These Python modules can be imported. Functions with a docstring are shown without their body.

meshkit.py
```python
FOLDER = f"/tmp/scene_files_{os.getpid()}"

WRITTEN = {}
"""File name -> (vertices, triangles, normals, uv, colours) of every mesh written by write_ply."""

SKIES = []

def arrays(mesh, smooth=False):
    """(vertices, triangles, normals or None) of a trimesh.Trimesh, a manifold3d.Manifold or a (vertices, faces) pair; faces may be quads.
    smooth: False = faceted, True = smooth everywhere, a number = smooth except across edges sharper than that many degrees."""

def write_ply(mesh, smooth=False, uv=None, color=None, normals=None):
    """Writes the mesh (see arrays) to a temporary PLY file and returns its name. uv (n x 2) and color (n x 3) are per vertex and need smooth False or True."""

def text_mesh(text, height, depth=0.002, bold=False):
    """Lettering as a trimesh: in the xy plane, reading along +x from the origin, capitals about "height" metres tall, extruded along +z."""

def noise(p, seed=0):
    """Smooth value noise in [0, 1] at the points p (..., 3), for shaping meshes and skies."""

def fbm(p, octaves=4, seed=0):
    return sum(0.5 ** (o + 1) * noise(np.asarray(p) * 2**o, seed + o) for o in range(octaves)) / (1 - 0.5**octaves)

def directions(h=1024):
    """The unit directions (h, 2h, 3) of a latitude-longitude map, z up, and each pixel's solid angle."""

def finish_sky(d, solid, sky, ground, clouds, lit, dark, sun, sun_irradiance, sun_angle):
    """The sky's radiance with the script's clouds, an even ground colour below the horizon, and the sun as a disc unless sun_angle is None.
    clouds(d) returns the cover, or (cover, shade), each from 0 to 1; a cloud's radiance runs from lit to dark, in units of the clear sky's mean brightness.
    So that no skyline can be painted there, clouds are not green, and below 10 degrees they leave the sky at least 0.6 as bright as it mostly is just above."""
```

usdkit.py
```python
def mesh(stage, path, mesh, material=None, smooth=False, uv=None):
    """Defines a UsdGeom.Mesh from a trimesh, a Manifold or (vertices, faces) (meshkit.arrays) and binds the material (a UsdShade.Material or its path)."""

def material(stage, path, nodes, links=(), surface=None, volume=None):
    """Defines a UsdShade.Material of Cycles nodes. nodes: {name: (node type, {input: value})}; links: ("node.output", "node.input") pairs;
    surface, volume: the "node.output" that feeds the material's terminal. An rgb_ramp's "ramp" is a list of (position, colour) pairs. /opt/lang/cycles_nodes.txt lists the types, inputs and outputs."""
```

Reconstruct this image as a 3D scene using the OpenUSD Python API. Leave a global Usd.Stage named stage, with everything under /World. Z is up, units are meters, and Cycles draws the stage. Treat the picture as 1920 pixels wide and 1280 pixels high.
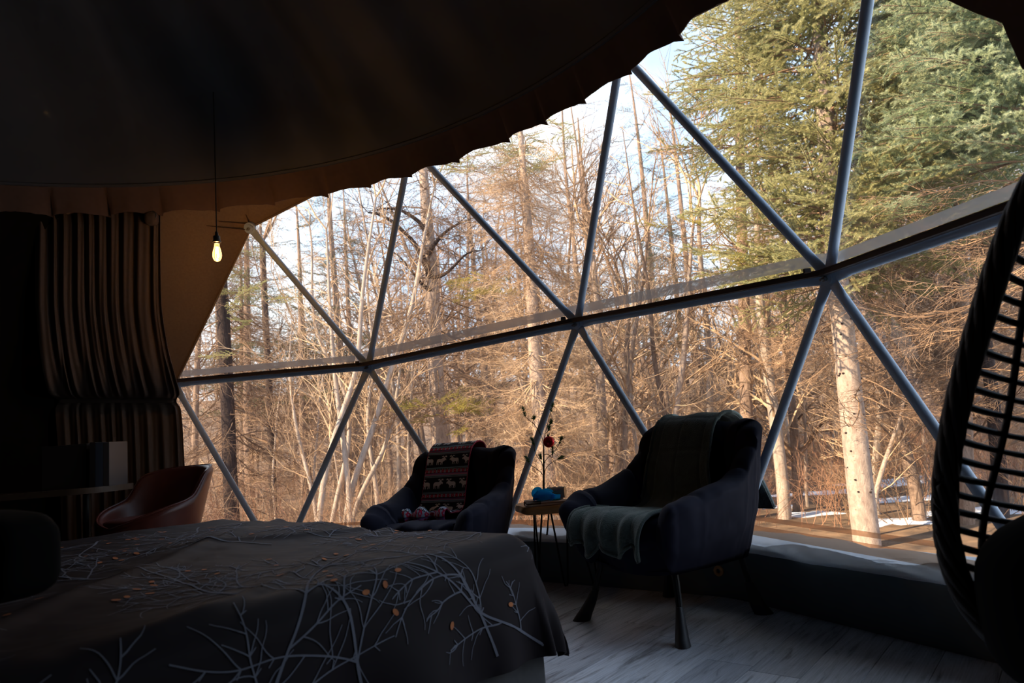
import math
import numpy as np
import trimesh
import usdkit
import meshkit
from pxr import Usd, UsdGeom, UsdLux, UsdShade, Gf, Sdf, Vt
from scipy.interpolate import CubicSpline, PchipInterpolator
from shapely import geometry as sg, contains_xy
from shapely.ops import unary_union

stage = Usd.Stage.CreateInMemory()
UsdGeom.SetStageUpAxis(stage, UsdGeom.Tokens.z)
UsdGeom.SetStageMetersPerUnit(stage, 1.0)
UsdGeom.Xform.Define(stage, '/World')
PI = math.pi

# ------------------------------------------------------------------ camera
EYE = np.array([0.0, 0.0, 0.9])
FPX, PITCH, ROLL = 1277.43, 0.136532, -0.0824604
_F = np.array([0, math.cos(PITCH), math.sin(PITCH)])
_R = np.array([1.0, 0, 0])
_U = np.cross(_R, _F)
RIGHT = math.cos(ROLL) * _R + math.sin(ROLL) * _U
UP = -math.sin(ROLL) * _R + math.cos(ROLL) * _U
cam = UsdGeom.Camera.Define(stage, '/World/camera')
m = Gf.Matrix4d(1.0)
for i, a in enumerate((RIGHT, UP, -_F)):
    m.SetRow(i, Gf.Vec4d(*map(float, a), 0))
m.SetRow(3, Gf.Vec4d(*map(float, EYE), 1))
cam.AddTransformOp().Set(m)
cam.CreateHorizontalApertureAttr(36.0)
cam.CreateVerticalApertureAttr(24.0)
cam.CreateFocalLengthAttr(FPX / 1920 * 36)
cam.CreateClippingRangeAttr(Gf.Vec2f(0.05, 500))
cam.CreateFStopAttr(3.5)
cam.CreateFocusDistanceAttr(3.9)
cam.CreateExposureAttr(0.30)


def ray(x, y):
    """Direction of the photograph's pixel, scaled to one metre along +y."""
    d = _F + (x - 960) / FPX * RIGHT - (y - 640) / FPX * UP
    return d / d[1]


def pix(x, y, d):
    return EYE + ray(x, y) * d


# ------------------------------------------------------------------ sky and sun
SUN_DIR = np.array([-0.80, -0.42, 0.62])
SUN_DIR /= np.linalg.norm(SUN_DIR)
SKY_LOOK = usdkit.material(stage, '/World/Looks/sky', {
    'co': ('texture_coordinate', {}),
    'sep': ('separate_xyz', {}),
    'ramp': ('rgb_ramp', {'ramp': [(0.0, (0.76, 0.90, 1.05)), (0.25, (0.58, 0.80, 1.06)), (1.0, (0.26, 0.50, 1.0))]}),
    'n': ('noise_texture', {'scale': 3.2, 'detail': 5.0, 'roughness': 0.55}),
    'cl': ('rgb_ramp', {'ramp': [(0.40, (0, 0, 0)), (0.62, (1, 1, 1))]}),
    'mx': ('mix_color', {'b': (0.93, 0.97, 1.0)}),
    'bg': ('background_shader', {'strength': 1.45}),
}, [('co.generated', 'sep.vector'), ('sep.z', 'ramp.fac'), ('co.generated', 'n.vector'), ('n.fac', 'cl.fac'),
    ('cl.color', 'mx.fac'), ('ramp.color', 'mx.a'), ('mx.result', 'bg.color')], surface='bg.background')
sky = UsdLux.DomeLight.Define(stage, '/World/sky')
sky.CreateIntensityAttr(1.0)
UsdShade.MaterialBindingAPI.Apply(sky.GetPrim()).Bind(SKY_LOOK)
sun = UsdLux.DistantLight.Define(stage, '/World/sun')
sun.CreateIntensityAttr(2.8)
sun.CreateNormalizeAttr(True)
sun.CreateAngleAttr(0.6)
sun.CreateColorAttr(Gf.Vec3f(1.0, 0.77, 0.50))
z_ = SUN_DIR
x_ = np.cross([0, 0, 1], z_); x_ /= np.linalg.norm(x_)
y_ = np.cross(z_, x_)
m = Gf.Matrix4d(1.0)
for i, a in enumerate((x_, y_, z_)):
    m.SetRow(i, Gf.Vec4d(*map(float, a), 0))
sun.AddTransformOp().Set(m)

# ------------------------------------------------------------------ helpers
used = {}


def numbered(parent, name):
    k = (str(parent), name)
    n = used.get(k, 0)
    used[k] = n + 1
    return name if n == 0 else f'{name}_{n:03d}'


def path_of(parent):
    return '/World' if parent is None else str(parent.GetPath())


def tag(prim, label=None, cat=None, group=None, kind=None):
    for k, v in (('label', label), ('category', cat), ('group', group), ('kind', kind)):
        if v:
            prim.SetCustomDataByKey(k, v)
    return prim


def obj(name, mesh, mat, parent=None, smooth=35, label=None, cat=None, group=None, kind=None, tint=None):
    par = path_of(parent)
    g = usdkit.mesh(stage, f'{par}/{numbered(par, name)}', mesh, mat, smooth=True if tint is not None else smooth)
    if tint is not None:
        UsdGeom.PrimvarsAPI(g).CreatePrimvar('tint', Sdf.ValueTypeNames.Color3fArray, 'vertex').Set(Vt.Vec3fArray.FromNumpy(np.asarray(tint, np.float32)))
    return tag(g.GetPrim(), label, cat, group, kind)


def thing(name, label, cat, loc=(0, 0, 0), rz=0.0, group=None, kind=None, scale=None):
    x = UsdGeom.Xform.Define(stage, f'/World/{numbered("/World", name)}')
    x.AddTranslateOp().Set(Gf.Vec3d(*map(float, loc)))
    x.AddRotateZOp().Set(float(np.degrees(rz)))
    if scale is not None:
        x.AddScaleOp().Set(Gf.Vec3f(*([float(scale)] * 3)))
    return tag(x.GetPrim(), label, cat, group, kind)


def copy_of(root, loc, rz, scale, label, group):
    was = root.GetCustomData()
    name = root.GetName().rstrip('0123456789').rstrip('_')
    r = thing(name, label, was['category'], loc, rz, group, was.get('kind'), scale)
    r.GetReferences().AddInternalReference(root.GetPath())
    r.SetInstanceable(True)
    return r


class MB:
    """Collects triangles of one mesh."""
    def __init__(self):
        self.v, self.f, self.n = [], [], 0

    def add(self, v, f):
        v, f = np.asarray(v, float), np.asarray(f, int)
        if f.shape[1] == 4:
            f = np.vstack([f[:, [0, 1, 2]], f[:, [0, 2, 3]]])
        self.v.append(v); self.f.append(f + self.n); self.n += len(v)
        return self

    def mesh(self, t, M=None):
        v = np.array(t.vertices)
        if M is not None:
            v = v @ np.asarray(M)[:3, :3].T + np.asarray(M)[:3, 3]
        return self.add(v, t.faces)

    def tube(self, pts, rad, sides=6, cap=True):
        pts = np.asarray(pts, float)
        n = len(pts)
        rad = np.broadcast_to(np.asarray(rad, float), (n,))
        t = np.gradient(pts, axis=0)
        t /= np.maximum(np.linalg.norm(t, axis=1, keepdims=True), 1e-9)
        ref = np.array([0, 0, 1.0]) if abs(t[:, 2]).mean() < 0.8 else np.array([1.0, 0, 0])
        a = np.cross(t, ref); a /= np.maximum(np.linalg.norm(a, axis=1, keepdims=True), 1e-9)
        b = np.cross(t, a)
        ang = np.arange(sides) / sides * 2 * PI
        v = pts[:, None] + rad[:, None, None] * (np.cos(ang)[None, :, None] * a[:, None] + np.sin(ang)[None, :, None] * b[:, None])
        i = np.arange(n - 1)[:, None] * sides
        j = np.arange(sides)[None]
        k = (j + 1) % sides
        f = np.stack([i + j, i + k, i + sides + k, i + sides + j], -1).reshape(-1, 4)
        self.add(v.reshape(-1, 3), f[:, ::-1])
        if cap and sides > 2:
            for e in (0, n - 1):
                base = self.n - n * sides + e * sides
                c = [[base + 0, base + q, base + q + 1] for q in range(1, sides - 1)]
                self.f.append(np.array(c if e == 0 else [x[::-1] for x in c])[:, ::-1])
        return self

    def box(self, size, at=(0, 0, 0), M=None, bevel=0.0):
        v = rounded_box(size, bevel)
        vv = np.array(v.vertices)
        if M is not None:
            vv = vv @ np.asarray(M).T
        return self.add(vv + np.asarray(at), v.faces)

    def get(self):
        return np.vstack(self.v), np.vstack(self.f)


def rounded_box(size, r):
    if r <= 0:
        return trimesh.creation.box(size)
    s = np.asarray(size) / 2 - r
    pts = []
    for sx in (-1, 1):
        for sy in (-1, 1):
            for sz in (-1, 1):
                c = s * (sx, sy, sz)
                for d in ((sx, 0, 0), (0, sy, 0), (0, 0, sz), (sx * .707, sy * .707, 0), (sx * .707, 0, sz * .707), (0, sy * .707, sz * .707), (sx * .577, sy * .577, sz * .577)):
                    pts.append(c + np.array(d) * r)
    return trimesh.convex.convex_hull(np.array(pts))


def grid_faces(nu, nv, wrap_u=False, wrap_v=False):
    i = np.arange(nu if wrap_u else nu - 1)[:, None]
    j = np.arange(nv if wrap_v else nv - 1)[None]
    i2, j2 = (i + 1) % nu, (j + 1) % nv
    return np.stack(np.broadcast_arrays(i * nv + j, i2 * nv + j, i2 * nv + j2, i * nv + j2), -1).reshape(-1, 4)


def grid_normals(P):
    du, dv = np.gradient(P, axis=0), np.gradient(P, axis=1)
    n = np.cross(du, dv)
    return n / np.maximum(np.linalg.norm(n, axis=-1, keepdims=True), 1e-12)


def sheet(P, thick):
    """A closed cloth of the grid P (nu, nv, 3) and its copy moved back along the normals."""
    nu, nv = P.shape[:2]
    N = grid_normals(P)
    f = grid_faces(nu, nv)
    n = nu * nv
    edge = np.concatenate([np.arange(nv), np.arange(1, nu) * nv + nv - 1, (nu - 1) * nv + np.arange(nv - 2, -1, -1), np.arange(nu - 2, 0, -1) * nv])
    e2 = np.roll(edge, -1)
    side = np.stack([edge, edge + n, e2 + n, e2], -1)
    return np.vstack([P.reshape(-1, 3), (P - N * thick).reshape(-1, 3)]), np.vstack([f, f[:, ::-1] + n, side])


def rotz(a):
    c, s = math.cos(a), math.sin(a)
    return np.array([[c, -s, 0], [s, c, 0], [0, 0, 1.0]])


def noise(p, seed=0):
    return meshkit.noise(np.asarray(p, float) + 100.0, seed) - 0.5


def fbm(p, o=4, seed=0):
    return meshkit.fbm(np.asarray(p, float) + 100.0, o, seed) - 0.5


def spline(pts, n):
    pts = np.asarray(pts, float)
    d = np.concatenate([[0], np.cumsum(np.linalg.norm(np.diff(pts, axis=0), axis=1))])
    return CubicSpline(d, pts)(np.linspace(0, d[-1], n)) if len(pts) > 2 else pts[0] + np.linspace(0, 1, n)[:, None] * (pts[-1] - pts[0])


def smoothstep(a, b, x):
    t = np.clip((x - a) / (b - a), 0, 1)
    return t * t * (3 - 2 * t)


# ------------------------------------------------------------------ materials
def mat(name, color, rough=0.6, color2=None, scale=8.0, stretch=(1, 1, 1), bump=0.0, bump_scale=None, coords='position', **kw):
    """A principled surface whose colour runs between two tones by noise, with fine relief."""
    p = {'base_color': tuple(color), 'roughness': rough, **kw}
    nodes, links = {'p': ('principled_bsdf', p)}, []
    if color2 is not None or bump:
        if coords == 'position':
            nodes['g'] = ('geometry', {}); src = 'g.position'
        else:
            nodes['g'] = ('texture_coordinate', {}); src = 'g.object'
        nodes['mp'] = ('mapping', {'scale': stretch})
        links.append((src, 'mp.vector'))
    if color2 is not None:
        nodes['n'] = ('noise_texture', {'scale': scale, 'detail': 5.0, 'roughness': 0.6})
        nodes['r'] = ('rgb_ramp', {'ramp': [(0.3, color), (0.7, color2)]})
        links += [('mp.vector', 'n.vector'), ('n.fac', 'r.fac'), ('r.color', 'p.base_color')]
    if bump:
        nodes['nb'] = ('noise_texture', {'scale': bump_scale or scale * 3, 'detail': 4.0, 'roughness': 0.6})
        nodes['b'] = ('bump', {'strength': bump, 'distance': 0.01})
        links += [('mp.vector', 'nb.vector'), ('nb.fac', 'b.height'), ('b.normal', 'p.normal')]
    return usdkit.material(stage, f'/World/Looks/{name}', nodes, links, surface='p.BSDF')


def print_mat(name, rough=0.9, bump=0.3, bump_scale=400.0, sheen=0.0):
    """Cloth whose print is the mesh's tint."""
    return usdkit.material(stage, f'/World/Looks/{name}', {
        'a': ('attribute', {'attribute': 'tint'}), 'g': ('geometry', {}),
        'n': ('noise_texture', {'scale': bump_scale, 'detail': 3.0}), 'b': ('bump', {'strength': bump, 'distance': 0.003}),
        'p': ('principled_bsdf', {'roughness': rough, 'sheen_weight': sheen, 'specular_ior_level': 0.2})},
        [('a.color', 'p.base_color'), ('g.position', 'n.vector'), ('n.fac', 'b.height'), ('b.normal', 'p.normal')], surface='p.BSDF')


def clear_mat(name, tint, haze=0.0, haze_color=(0.6, 0.6, 0.6), gloss_rough=0.02, ior=1.35):
    """Thin film: see-through, mirror-like by fresnel, with some haze."""
    return usdkit.material(stage, f'/World/Looks/{name}', {
        't': ('transparent_bsdf', {'color': tint}), 'gl': ('glossy_bsdf', {'color': (0.9, 0.9, 0.9), 'roughness': gloss_rough}),
        'fr': ('fresnel', {'IOR': ior}), 'm': ('mix_closure', {}), 'd': ('translucent_bsdf', {'color': haze_color}), 'd2': ('diffuse_bsdf', {'color': haze_color}),
        'dm': ('mix_closure', {'fac': 0.5}), 'm2': ('mix_closure', {'fac': haze})},
        [('fr.fac', 'm.fac'), ('t.BSDF', 'm.closure1'), ('gl.BSDF', 'm.closure2'), ('d.BSDF', 'dm.closure1'), ('d2.BSDF', 'dm.closure2'), ('m.closure', 'm2.closure1'), ('dm.closure', 'm2.closure2')], surface='m2.closure')


def leaf_mat(name, c1, c2, scale=2.0, trans=0.35):
    return usdkit.material(stage, f'/World/Looks/{name}', {
        'g': ('geometry', {}), 'n': ('noise_texture', {'scale': scale, 'detail': 4.0, 'roughness': 0.65}),
        'r': ('rgb_ramp', {'ramp': [(0.32, c1), (0.68, c2)]}),
        'p': ('principled_bsdf', {'roughness': 0.55, 'specular_ior_level': 0.3}), 't': ('translucent_bsdf', {}), 'm': ('mix_closure', {'fac': trans})},
        [('g.position', 'n.vector'), ('n.fac', 'r.fac'), ('r.color', 'p.base_color'), ('r.color', 't.color'), ('p.BSDF', 'm.closure1'), ('t.BSDF', 'm.closure2')], surface='m.closure')


M = {}
M['canvas'] = mat('canvas', (0.30, 0.20, 0.125), 0.9, (0.36, 0.245, 0.155), 60, bump=0.15, bump_scale=500)
M['shade_black'] = mat('shade_lining', (0.010, 0.008, 0.007), 0.95, (0.014, 0.011, 0.010), 20, specular_ior_level=0.1)  # near-black in place of shade inside the dome; also cuts bounce light
M['liner'] = mat('liner', (0.070, 0.072, 0.080), 0.6, (0.090, 0.091, 0.098), 3, bump=0.05, bump_scale=200)
M['valance'] = mat('valance', (0.125, 0.072, 0.052), 0.85, (0.15, 0.088, 0.064), 30, bump=0.1, bump_scale=400)
M['curtain'] = mat('curtain', (0.115, 0.078, 0.06), 0.8, (0.135, 0.093, 0.072), 40, bump=0.1, bump_scale=500)
M['steel'] = mat('white_steel', (0.58, 0.72, 0.90), 0.38)  # white paint; a cool blue shadow tint is put into the colour
M['rail'] = mat('dark_rail', (0.075, 0.058, 0.06), 0.6)
M['bolt'] = mat('bolt', (0.35, 0.36, 0.38), 0.35, metallic=1.0)
M['film'] = clear_mat('window_film', (0.98, 0.98, 0.98), 0.006, (0.7, 0.66, 0.62), ior=1.22)
M['seam'] = clear_mat('window_seam', (0.80, 0.76, 0.72), 0.45, (0.55, 0.52, 0.50), 0.25)
M['knee'] = mat('knee_wall_vinyl', (0.10, 0.13, 0.14), 0.5, (0.13, 0.16, 0.17), 10, bump=0.1, bump_scale=60)

M['flap'] = leaf_mat('white_vinyl', (0.72, 0.77, 0.82), (0.80, 0.84, 0.88), 6, .6)
M['navy'] = mat('navy_fabric', (0.010, 0.0105, 0.022), 0.8, (0.014, 0.0145, 0.028), 14, bump=0.12, bump_scale=600, coords='object', specular_ior_level=0.12)
M['black_metal'] = mat('black_metal', (0.008, 0.008, 0.009), 0.4, specular_ior_level=0.3)
M['black_rubber'] = mat('black_rubber', (0.010, 0.010, 0.012), 0.55)
M['rattan'] = mat('black_rattan', (0.008, 0.006, 0.006), 0.6, (0.012, 0.009, 0.008), 40, bump=0.3, bump_scale=300)
M['black_cloth'] = mat('black_cloth', (0.003, 0.003, 0.003), 0.95, specular_ior_level=0.1)
M['leather'] = mat('red_leather', (0.055, 0.011, 0.007), 0.35, (0.072, 0.015, 0.009), 12, bump=0.08, bump_scale=300, coords='object')
M['live_edge'] = mat('live_edge_wood', (0.62, 0.27, 0.075), 0.4, (0.78, 0.38, 0.13), 9, stretch=(1, 8, 8), bump=0.1, coords='object')
M['bark_strip'] = mat('bark_edge', (0.09, 0.045, 0.025), 0.8, (0.16, 0.08, 0.04), 30, bump=0.5)
M['desk_wood'] = mat('desk_wood', (0.06, 0.034, 0.02), 0.5, (0.08, 0.048, 0.028), 12, stretch=(1, 8, 1))
M['bed_base'] = mat('bed_base', (0.085, 0.08, 0.08), 0.9, (0.10, 0.095, 0.095), 50, bump=0.2, bump_scale=500)
M['mattress'] = mat('mattress', (0.3, 0.3, 0.3), 0.9)
M['duvet'] = mat('duvet', (0.017, 0.0125, 0.0145), 0.6, (0.021, 0.0155, 0.0175), 5, bump=0.08, bump_scale=500, specular_ior_level=0.10)
M['duvet_branch'] = mat('duvet_branch', (0.17, 0.175, 0.21), 0.9, specular_ior_level=0.1)
M['duvet_leaf'] = mat('duvet_leaf', (0.42, 0.12, 0.035), 0.8, (0.5, 0.17, 0.05), 30)
M['sherpa'] = mat('green_plush', (0.070, 0.092, 0.080), 0.95, (0.115, 0.145, 0.128), 25, bump=0.7, bump_scale=180, sheen_weight=0.25, sheen_roughness=0.4)
M['moose'] = print_mat('printed_fleece')

M['blue_cloth'] = leaf_mat('blue_cloth', (0.08, 0.62, 0.95), (0.10, 0.68, 0.97), 20, .65)
M['twig_brown'] = mat('twig_brown', (0.035, 0.018, 0.012), 0.7)
M['green_needle'] = mat('green_needle', (0.04, 0.17, 0.05), 0.6, (0.07, 0.24, 0.07), 80)
M['ornament'] = mat('red_bauble', (0.65, 0.010, 0.02), 0.12, metallic=0.6)
M['gold'] = mat('gold_cap', (0.5, 0.33, 0.1), 0.3, metallic=1.0)
M['birch'] = mat('birch_bark', (0.50, 0.45, 0.42), 0.8, (0.32, 0.27, 0.25), 25, stretch=(1, 1, 6))
M['cut_wood'] = mat('cut_wood', (0.75, 0.42, 0.17), 0.7, (0.85, 0.52, 0.25), 30)
M['board'] = mat('thin_board', (0.50, 0.30, 0.20), 0.7, (0.62, 0.40, 0.28), 20, stretch=(1, 8, 8))
M['book_dark'] = mat('book_dark', (0.02, 0.015, 0.014), 0.5)
M['book_blue'] = mat('book_blue', (0.05, 0.06, 0.085), 0.5)
M['book_grey'] = mat('book_grey', (0.055, 0.045, 0.045), 0.5)
M['paper'] = mat('paper', (0.5, 0.47, 0.42), 0.9)
M['socket'] = mat('socket', (0.012, 0.010, 0.009), 0.35)
M['bulb_glass'] = usdkit.material(stage, '/World/Looks/bulb_glass', {
    't': ('transparent_bsdf', {'color': (1.0, 0.84, 0.58)}), 'gl': ('glossy_bsdf', {'color': (.9, .9, .9), 'roughness': .02}), 'fr': ('fresnel', {'IOR': 1.45}), 'm': ('mix_closure', {}),
    'e': ('emission', {'color': (1.0, 0.50, 0.17), 'strength': 0.75}), 'a': ('add_closure', {})},
    [('fr.fac', 'm.fac'), ('t.BSDF', 'm.closure1'), ('gl.BSDF', 'm.closure2'), ('m.closure', 'a.closure1'), ('e.emission', 'a.closure2')], surface='a.closure')
M['filament'] = usdkit.material(stage, '/World/Looks/filament', {'e': ('emission', {'color': (1.0, 0.56, 0.23), 'strength': 400.0})}, [], surface='e.emission')

# ------------------------------------------------------------------ the geodesic dome (3V icosahedron, 5/9 cut)
S = 0.8257
DC = np.array([-2.34332529 * S, 1.48054268 * S, 0.9 - 0.10672795 * S])
DR = 4.62173878 * S
TH = 1.52149835


def geodesic_rings():
    v = [(0, 0, 1)]
    z, r = 1 / math.sqrt(5), 2 / math.sqrt(5)
    v += [(r * math.cos(math.radians(72 * i)), r * math.sin(math.radians(72 * i)), z) for i in range(5)]
    v += [(r * math.cos(math.radians(72 * i + 36)), r * math.sin(math.radians(72 * i + 36)), -z) for i in range(5)]
    v = np.array(v + [(0, 0, -1)])
    faces = []
    for i in range(5):
        j = (i + 1) % 5
        faces += [(0, 1 + i, 1 + j), (1 + i, 6 + i, 1 + j), (6 + i, 6 + j, 1 + j), (11, 6 + j, 6 + i)]
    pts, tris, key = [], [], {}

    def node(p):
        p = p / np.linalg.norm(p)
        k = tuple(np.round(p, 4))
        if k not in key:
            key[k] = len(pts); pts.append(p)
        return key[k]
    for a, b, c in faces:
        g = {(i, j): node((v[a] * i + v[b] * j + v[c] * (3 - i - j)) / 3) for i in range(4) for j in range(4 - i)}
        for i in range(3):
            for j in range(3 - i):
                tris.append((g[i, j], g[i + 1, j], g[i, j + 1]))
                if i + j < 2:
                    tris.append((g[i + 1, j], g[i + 1, j + 1], g[i, j + 1]))
    pts = np.array(pts)
    order = np.argsort(-pts[:, 2])
    ring = np.zeros(len(pts), int)
    s = 0
    for k, c in enumerate([1, 5, 10, 15, 15, 15, 15, 10, 5, 1]):
        ring[order[s:s + c]] = k; s += c
    return pts, tris, ring


gp, gt, gring = geodesic_rings()
cth, sth = math.cos(TH), math.sin(TH)
NODE = np.stack([DC[0] + DR * (cth * gp[:, 0] - sth * gp[:, 1]), DC[1] + DR * (sth * gp[:, 0] + cth * gp[:, 1]), DC[2] + DR * gp[:, 2]], 1)


def project(P):
    d = P - EYE
    return np.array([960 + FPX * (d @ RIGHT) / (d @ _F), 640 - FPX * (d @ UP) / (d @ _F)])


# nodes read off the photograph: each keeps its distance and is set right along its ray
KEY = {}
for nm, (rg, px) in {'a0': (4, (327, 720)), 'a1': (4, (691, 688)), 'a2': (4, (1083, 607)), 'a3': (4, (1555, 520)), 'a4': (4, (2471, 204)),
                     'u0': (3, (469, 427)), 'u1': (3, (770, 273)), 'u2': (3, (1164, 99)), 'u3': (3, (1650, -145)),
                     'b0': (5, (73, 1099)), 'b1': (5, (525, 1060)), 'b2': (5, (929, 1044)), 'b3': (5, (1363, 1061)), 'b4': (5, (2049, 1228))}.items():
    cand = [i for i in range(len(NODE)) if gring[i] == rg and NODE[i, 1] > 0.3]
    k = min(cand, key=lambda i: np.linalg.norm(project(NODE[i]) - px))
    KEY[nm] = k
    if nm not in ('a4', 'b0', 'b4', 'u3'):
        NODE[k] = pix(*px, NODE[k, 1])
base_z = 0.10
ident = {k: n for n, k in KEY.items()}
tri3 = [t for t in gt if max(gring[list(t)]) <= 5]
WINDOW = [('u0', 'a0', 'a1'), ('u0', 'a1', 'u1'), ('u1', 'a1', 'a2'), ('u1', 'a2', 'u2'), ('u2', 'a2', 'a3'), ('u2', 'a3', 'u3'), ('u3', 'a3', 'a4'),
          ('a0', 'b0', 'b1'), ('a0', 'b1', 'a1'), ('a1', 'b1', 'b2'), ('a1', 'b2', 'a2'), ('a2', 'b2', 'b3'), ('a2', 'b3', 'a3'), ('a3', 'b3', 'b4'), ('a3', 'b4', 'a4')]
win_sets = {frozenset(KEY[n] for n in w) for w in WINDOW}
C3 = np.array([DC[0], DC[1], 0.6])


def outward(P, d):
    n = P - C3
    return P + n / np.linalg.norm(n, axis=-1, keepdims=True) * d


# the opaque cover: every triangle that is not window, painted black where shade falls
m, dark = MB(), MB()
for t in tri3:
    if frozenset(t) in win_sets:
        continue
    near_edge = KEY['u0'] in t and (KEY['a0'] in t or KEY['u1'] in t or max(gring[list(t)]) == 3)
    P = outward(NODE[list(t)], 0.035)
    if np.dot(np.cross(P[1] - P[0], P[2] - P[0]), P.mean(0) - C3) < 0:
        P = P[::-1]
    k = 10
    idx, v = {}, []
    for i in range(k + 1):
        for j in range(k + 1 - i):
            idx[i, j] = len(v)
            w = np.array([i, j, k - i - j]) / k
            q = w @ P
            q = q + (C3 - q) / np.linalg.norm(C3 - q) * 0.02 * noise(q * 3.0, 3) * (27 * w.prod())
            v.append(q)
    f = [(idx[i, j], idx[i + 1, j], idx[i, j + 1]) for i in range(k) for j in range(k - i)] + [(idx[i + 1, j], idx[i + 1, j + 1], idx[i, j + 1]) for i in range(k) for j in range(k - 1 - i)]
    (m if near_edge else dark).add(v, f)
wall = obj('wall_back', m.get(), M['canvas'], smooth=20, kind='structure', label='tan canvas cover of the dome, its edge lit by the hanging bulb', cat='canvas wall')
obj('shade_lining', dark.get(), M['shade_black'], wall, smooth=20, label='black inner cover over the rest of the dome, added in place of shade')
# hems sewn along the cover's window edge
m = MB()
for a, b in (('u0', 'a0'), ('u0', 'u1'), ('u1', 'u2'), ('u2', 'u3')):
    A, B = outward(NODE[KEY[a]], 0.028), outward(NODE[KEY[b]], 0.028)
    m.tube(np.linspace(A, B, 8), 0.008, 6)
obj('hem', m.get(), M['canvas'], wall)
# seam lines of the canvas beside the curtain and the flap of cover at the right edge of the window
m = MB()
for (x0, y0), (x1, y1) in (((296, 405), (469, 420)), ((340, 418), (466, 431)), ((455, 385), (469, 424))):
    A, B = pix(x0, y0, 4.60), pix(x1, y1, 4.62)
    m.tube(np.linspace(A, B, 10) + 0.004 * noise(np.linspace(A, B, 10) * 9)[:, None], 0.0035, 5)
obj('sewn_seam', m.get(), M['valance'], wall)
A, B, Cc = NODE[KEY['u3']], NODE[KEY['a3']], NODE[KEY['a4']]
nn = np.cross(B - A, Cc - A)


def on_plane(x, y, off=-0.012):
    d = ray(x, y)
    return EYE + d * (np.dot(nn, A - EYE) / np.dot(nn, d)) * (1 + off)


pl = [on_plane(x, y) for x, y in ((1700, -60), (1782, 0), (1830, 22), (1884, 42), (1902, 85), (1922, 128), (2010, 160), (2140, 120), (2300, -60), (2050, -200))]
pc = np.mean(pl, 0)
nv = nn / np.linalg.norm(nn) * 0.012
v = np.vstack([pl, [pc], np.array(pl) + nv, [pc + nv]])
n_ = len(pl)
f = [(i, (i + 1) % n_, n_) for i in range(n_)] + [((i + 1) % n_ + n_ + 1, i + n_ + 1, 2 * n_ + 1) for i in range(n_)]
f += [(i, i + n_ + 1, (i + 1) % n_) for i in range(n_)] + [((i + 1) % n_, i + n_ + 1, (i + 1) % n_ + n_ + 1) for i in range(n_)]
obj('side_flap', (v, f), M['valance'], wall)

# ceiling: padded liner cap that ends in a hanging ruffle
RZ, RR = 2.73, 3.08
na, nr = 361, 40
ang = np.linspace(0, 2 * PI, na)
rad = np.linspace(0.02, 1, nr)
A_, R_ = np.meshgrid(ang, rad, indexing='ij')
zz = RZ + 1.42 * np.sqrt(np.clip(1 - (R_ * 0.98) ** 2, 0, 1)) - 1.42 * math.sqrt(1 - 0.98 ** 2)
seg = 15
sa = (A_ / (2 * PI) * seg) % 1
fr = (R_ * 2.2) % 1
puff = np.sin(PI * sa) ** 0.7 * 0.5 + 0.5 * np.sin(PI * np.clip(fr, 0, 1)) ** 0.8
P = np.stack([DC[0] + RR * R_ * np.cos(A_), DC[1] + RR * R_ * np.sin(A_), zz], -1)
nrm = P - np.array([DC[0], DC[1], 1.6]); nrm /= np.linalg.norm(nrm, axis=-1, keepdims=True)
dr_ = np.sin(PI * np.clip(R_, 0, 1)) * 0.35 + 0.65 * smoothstep(1.0, 0.93, R_)
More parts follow.
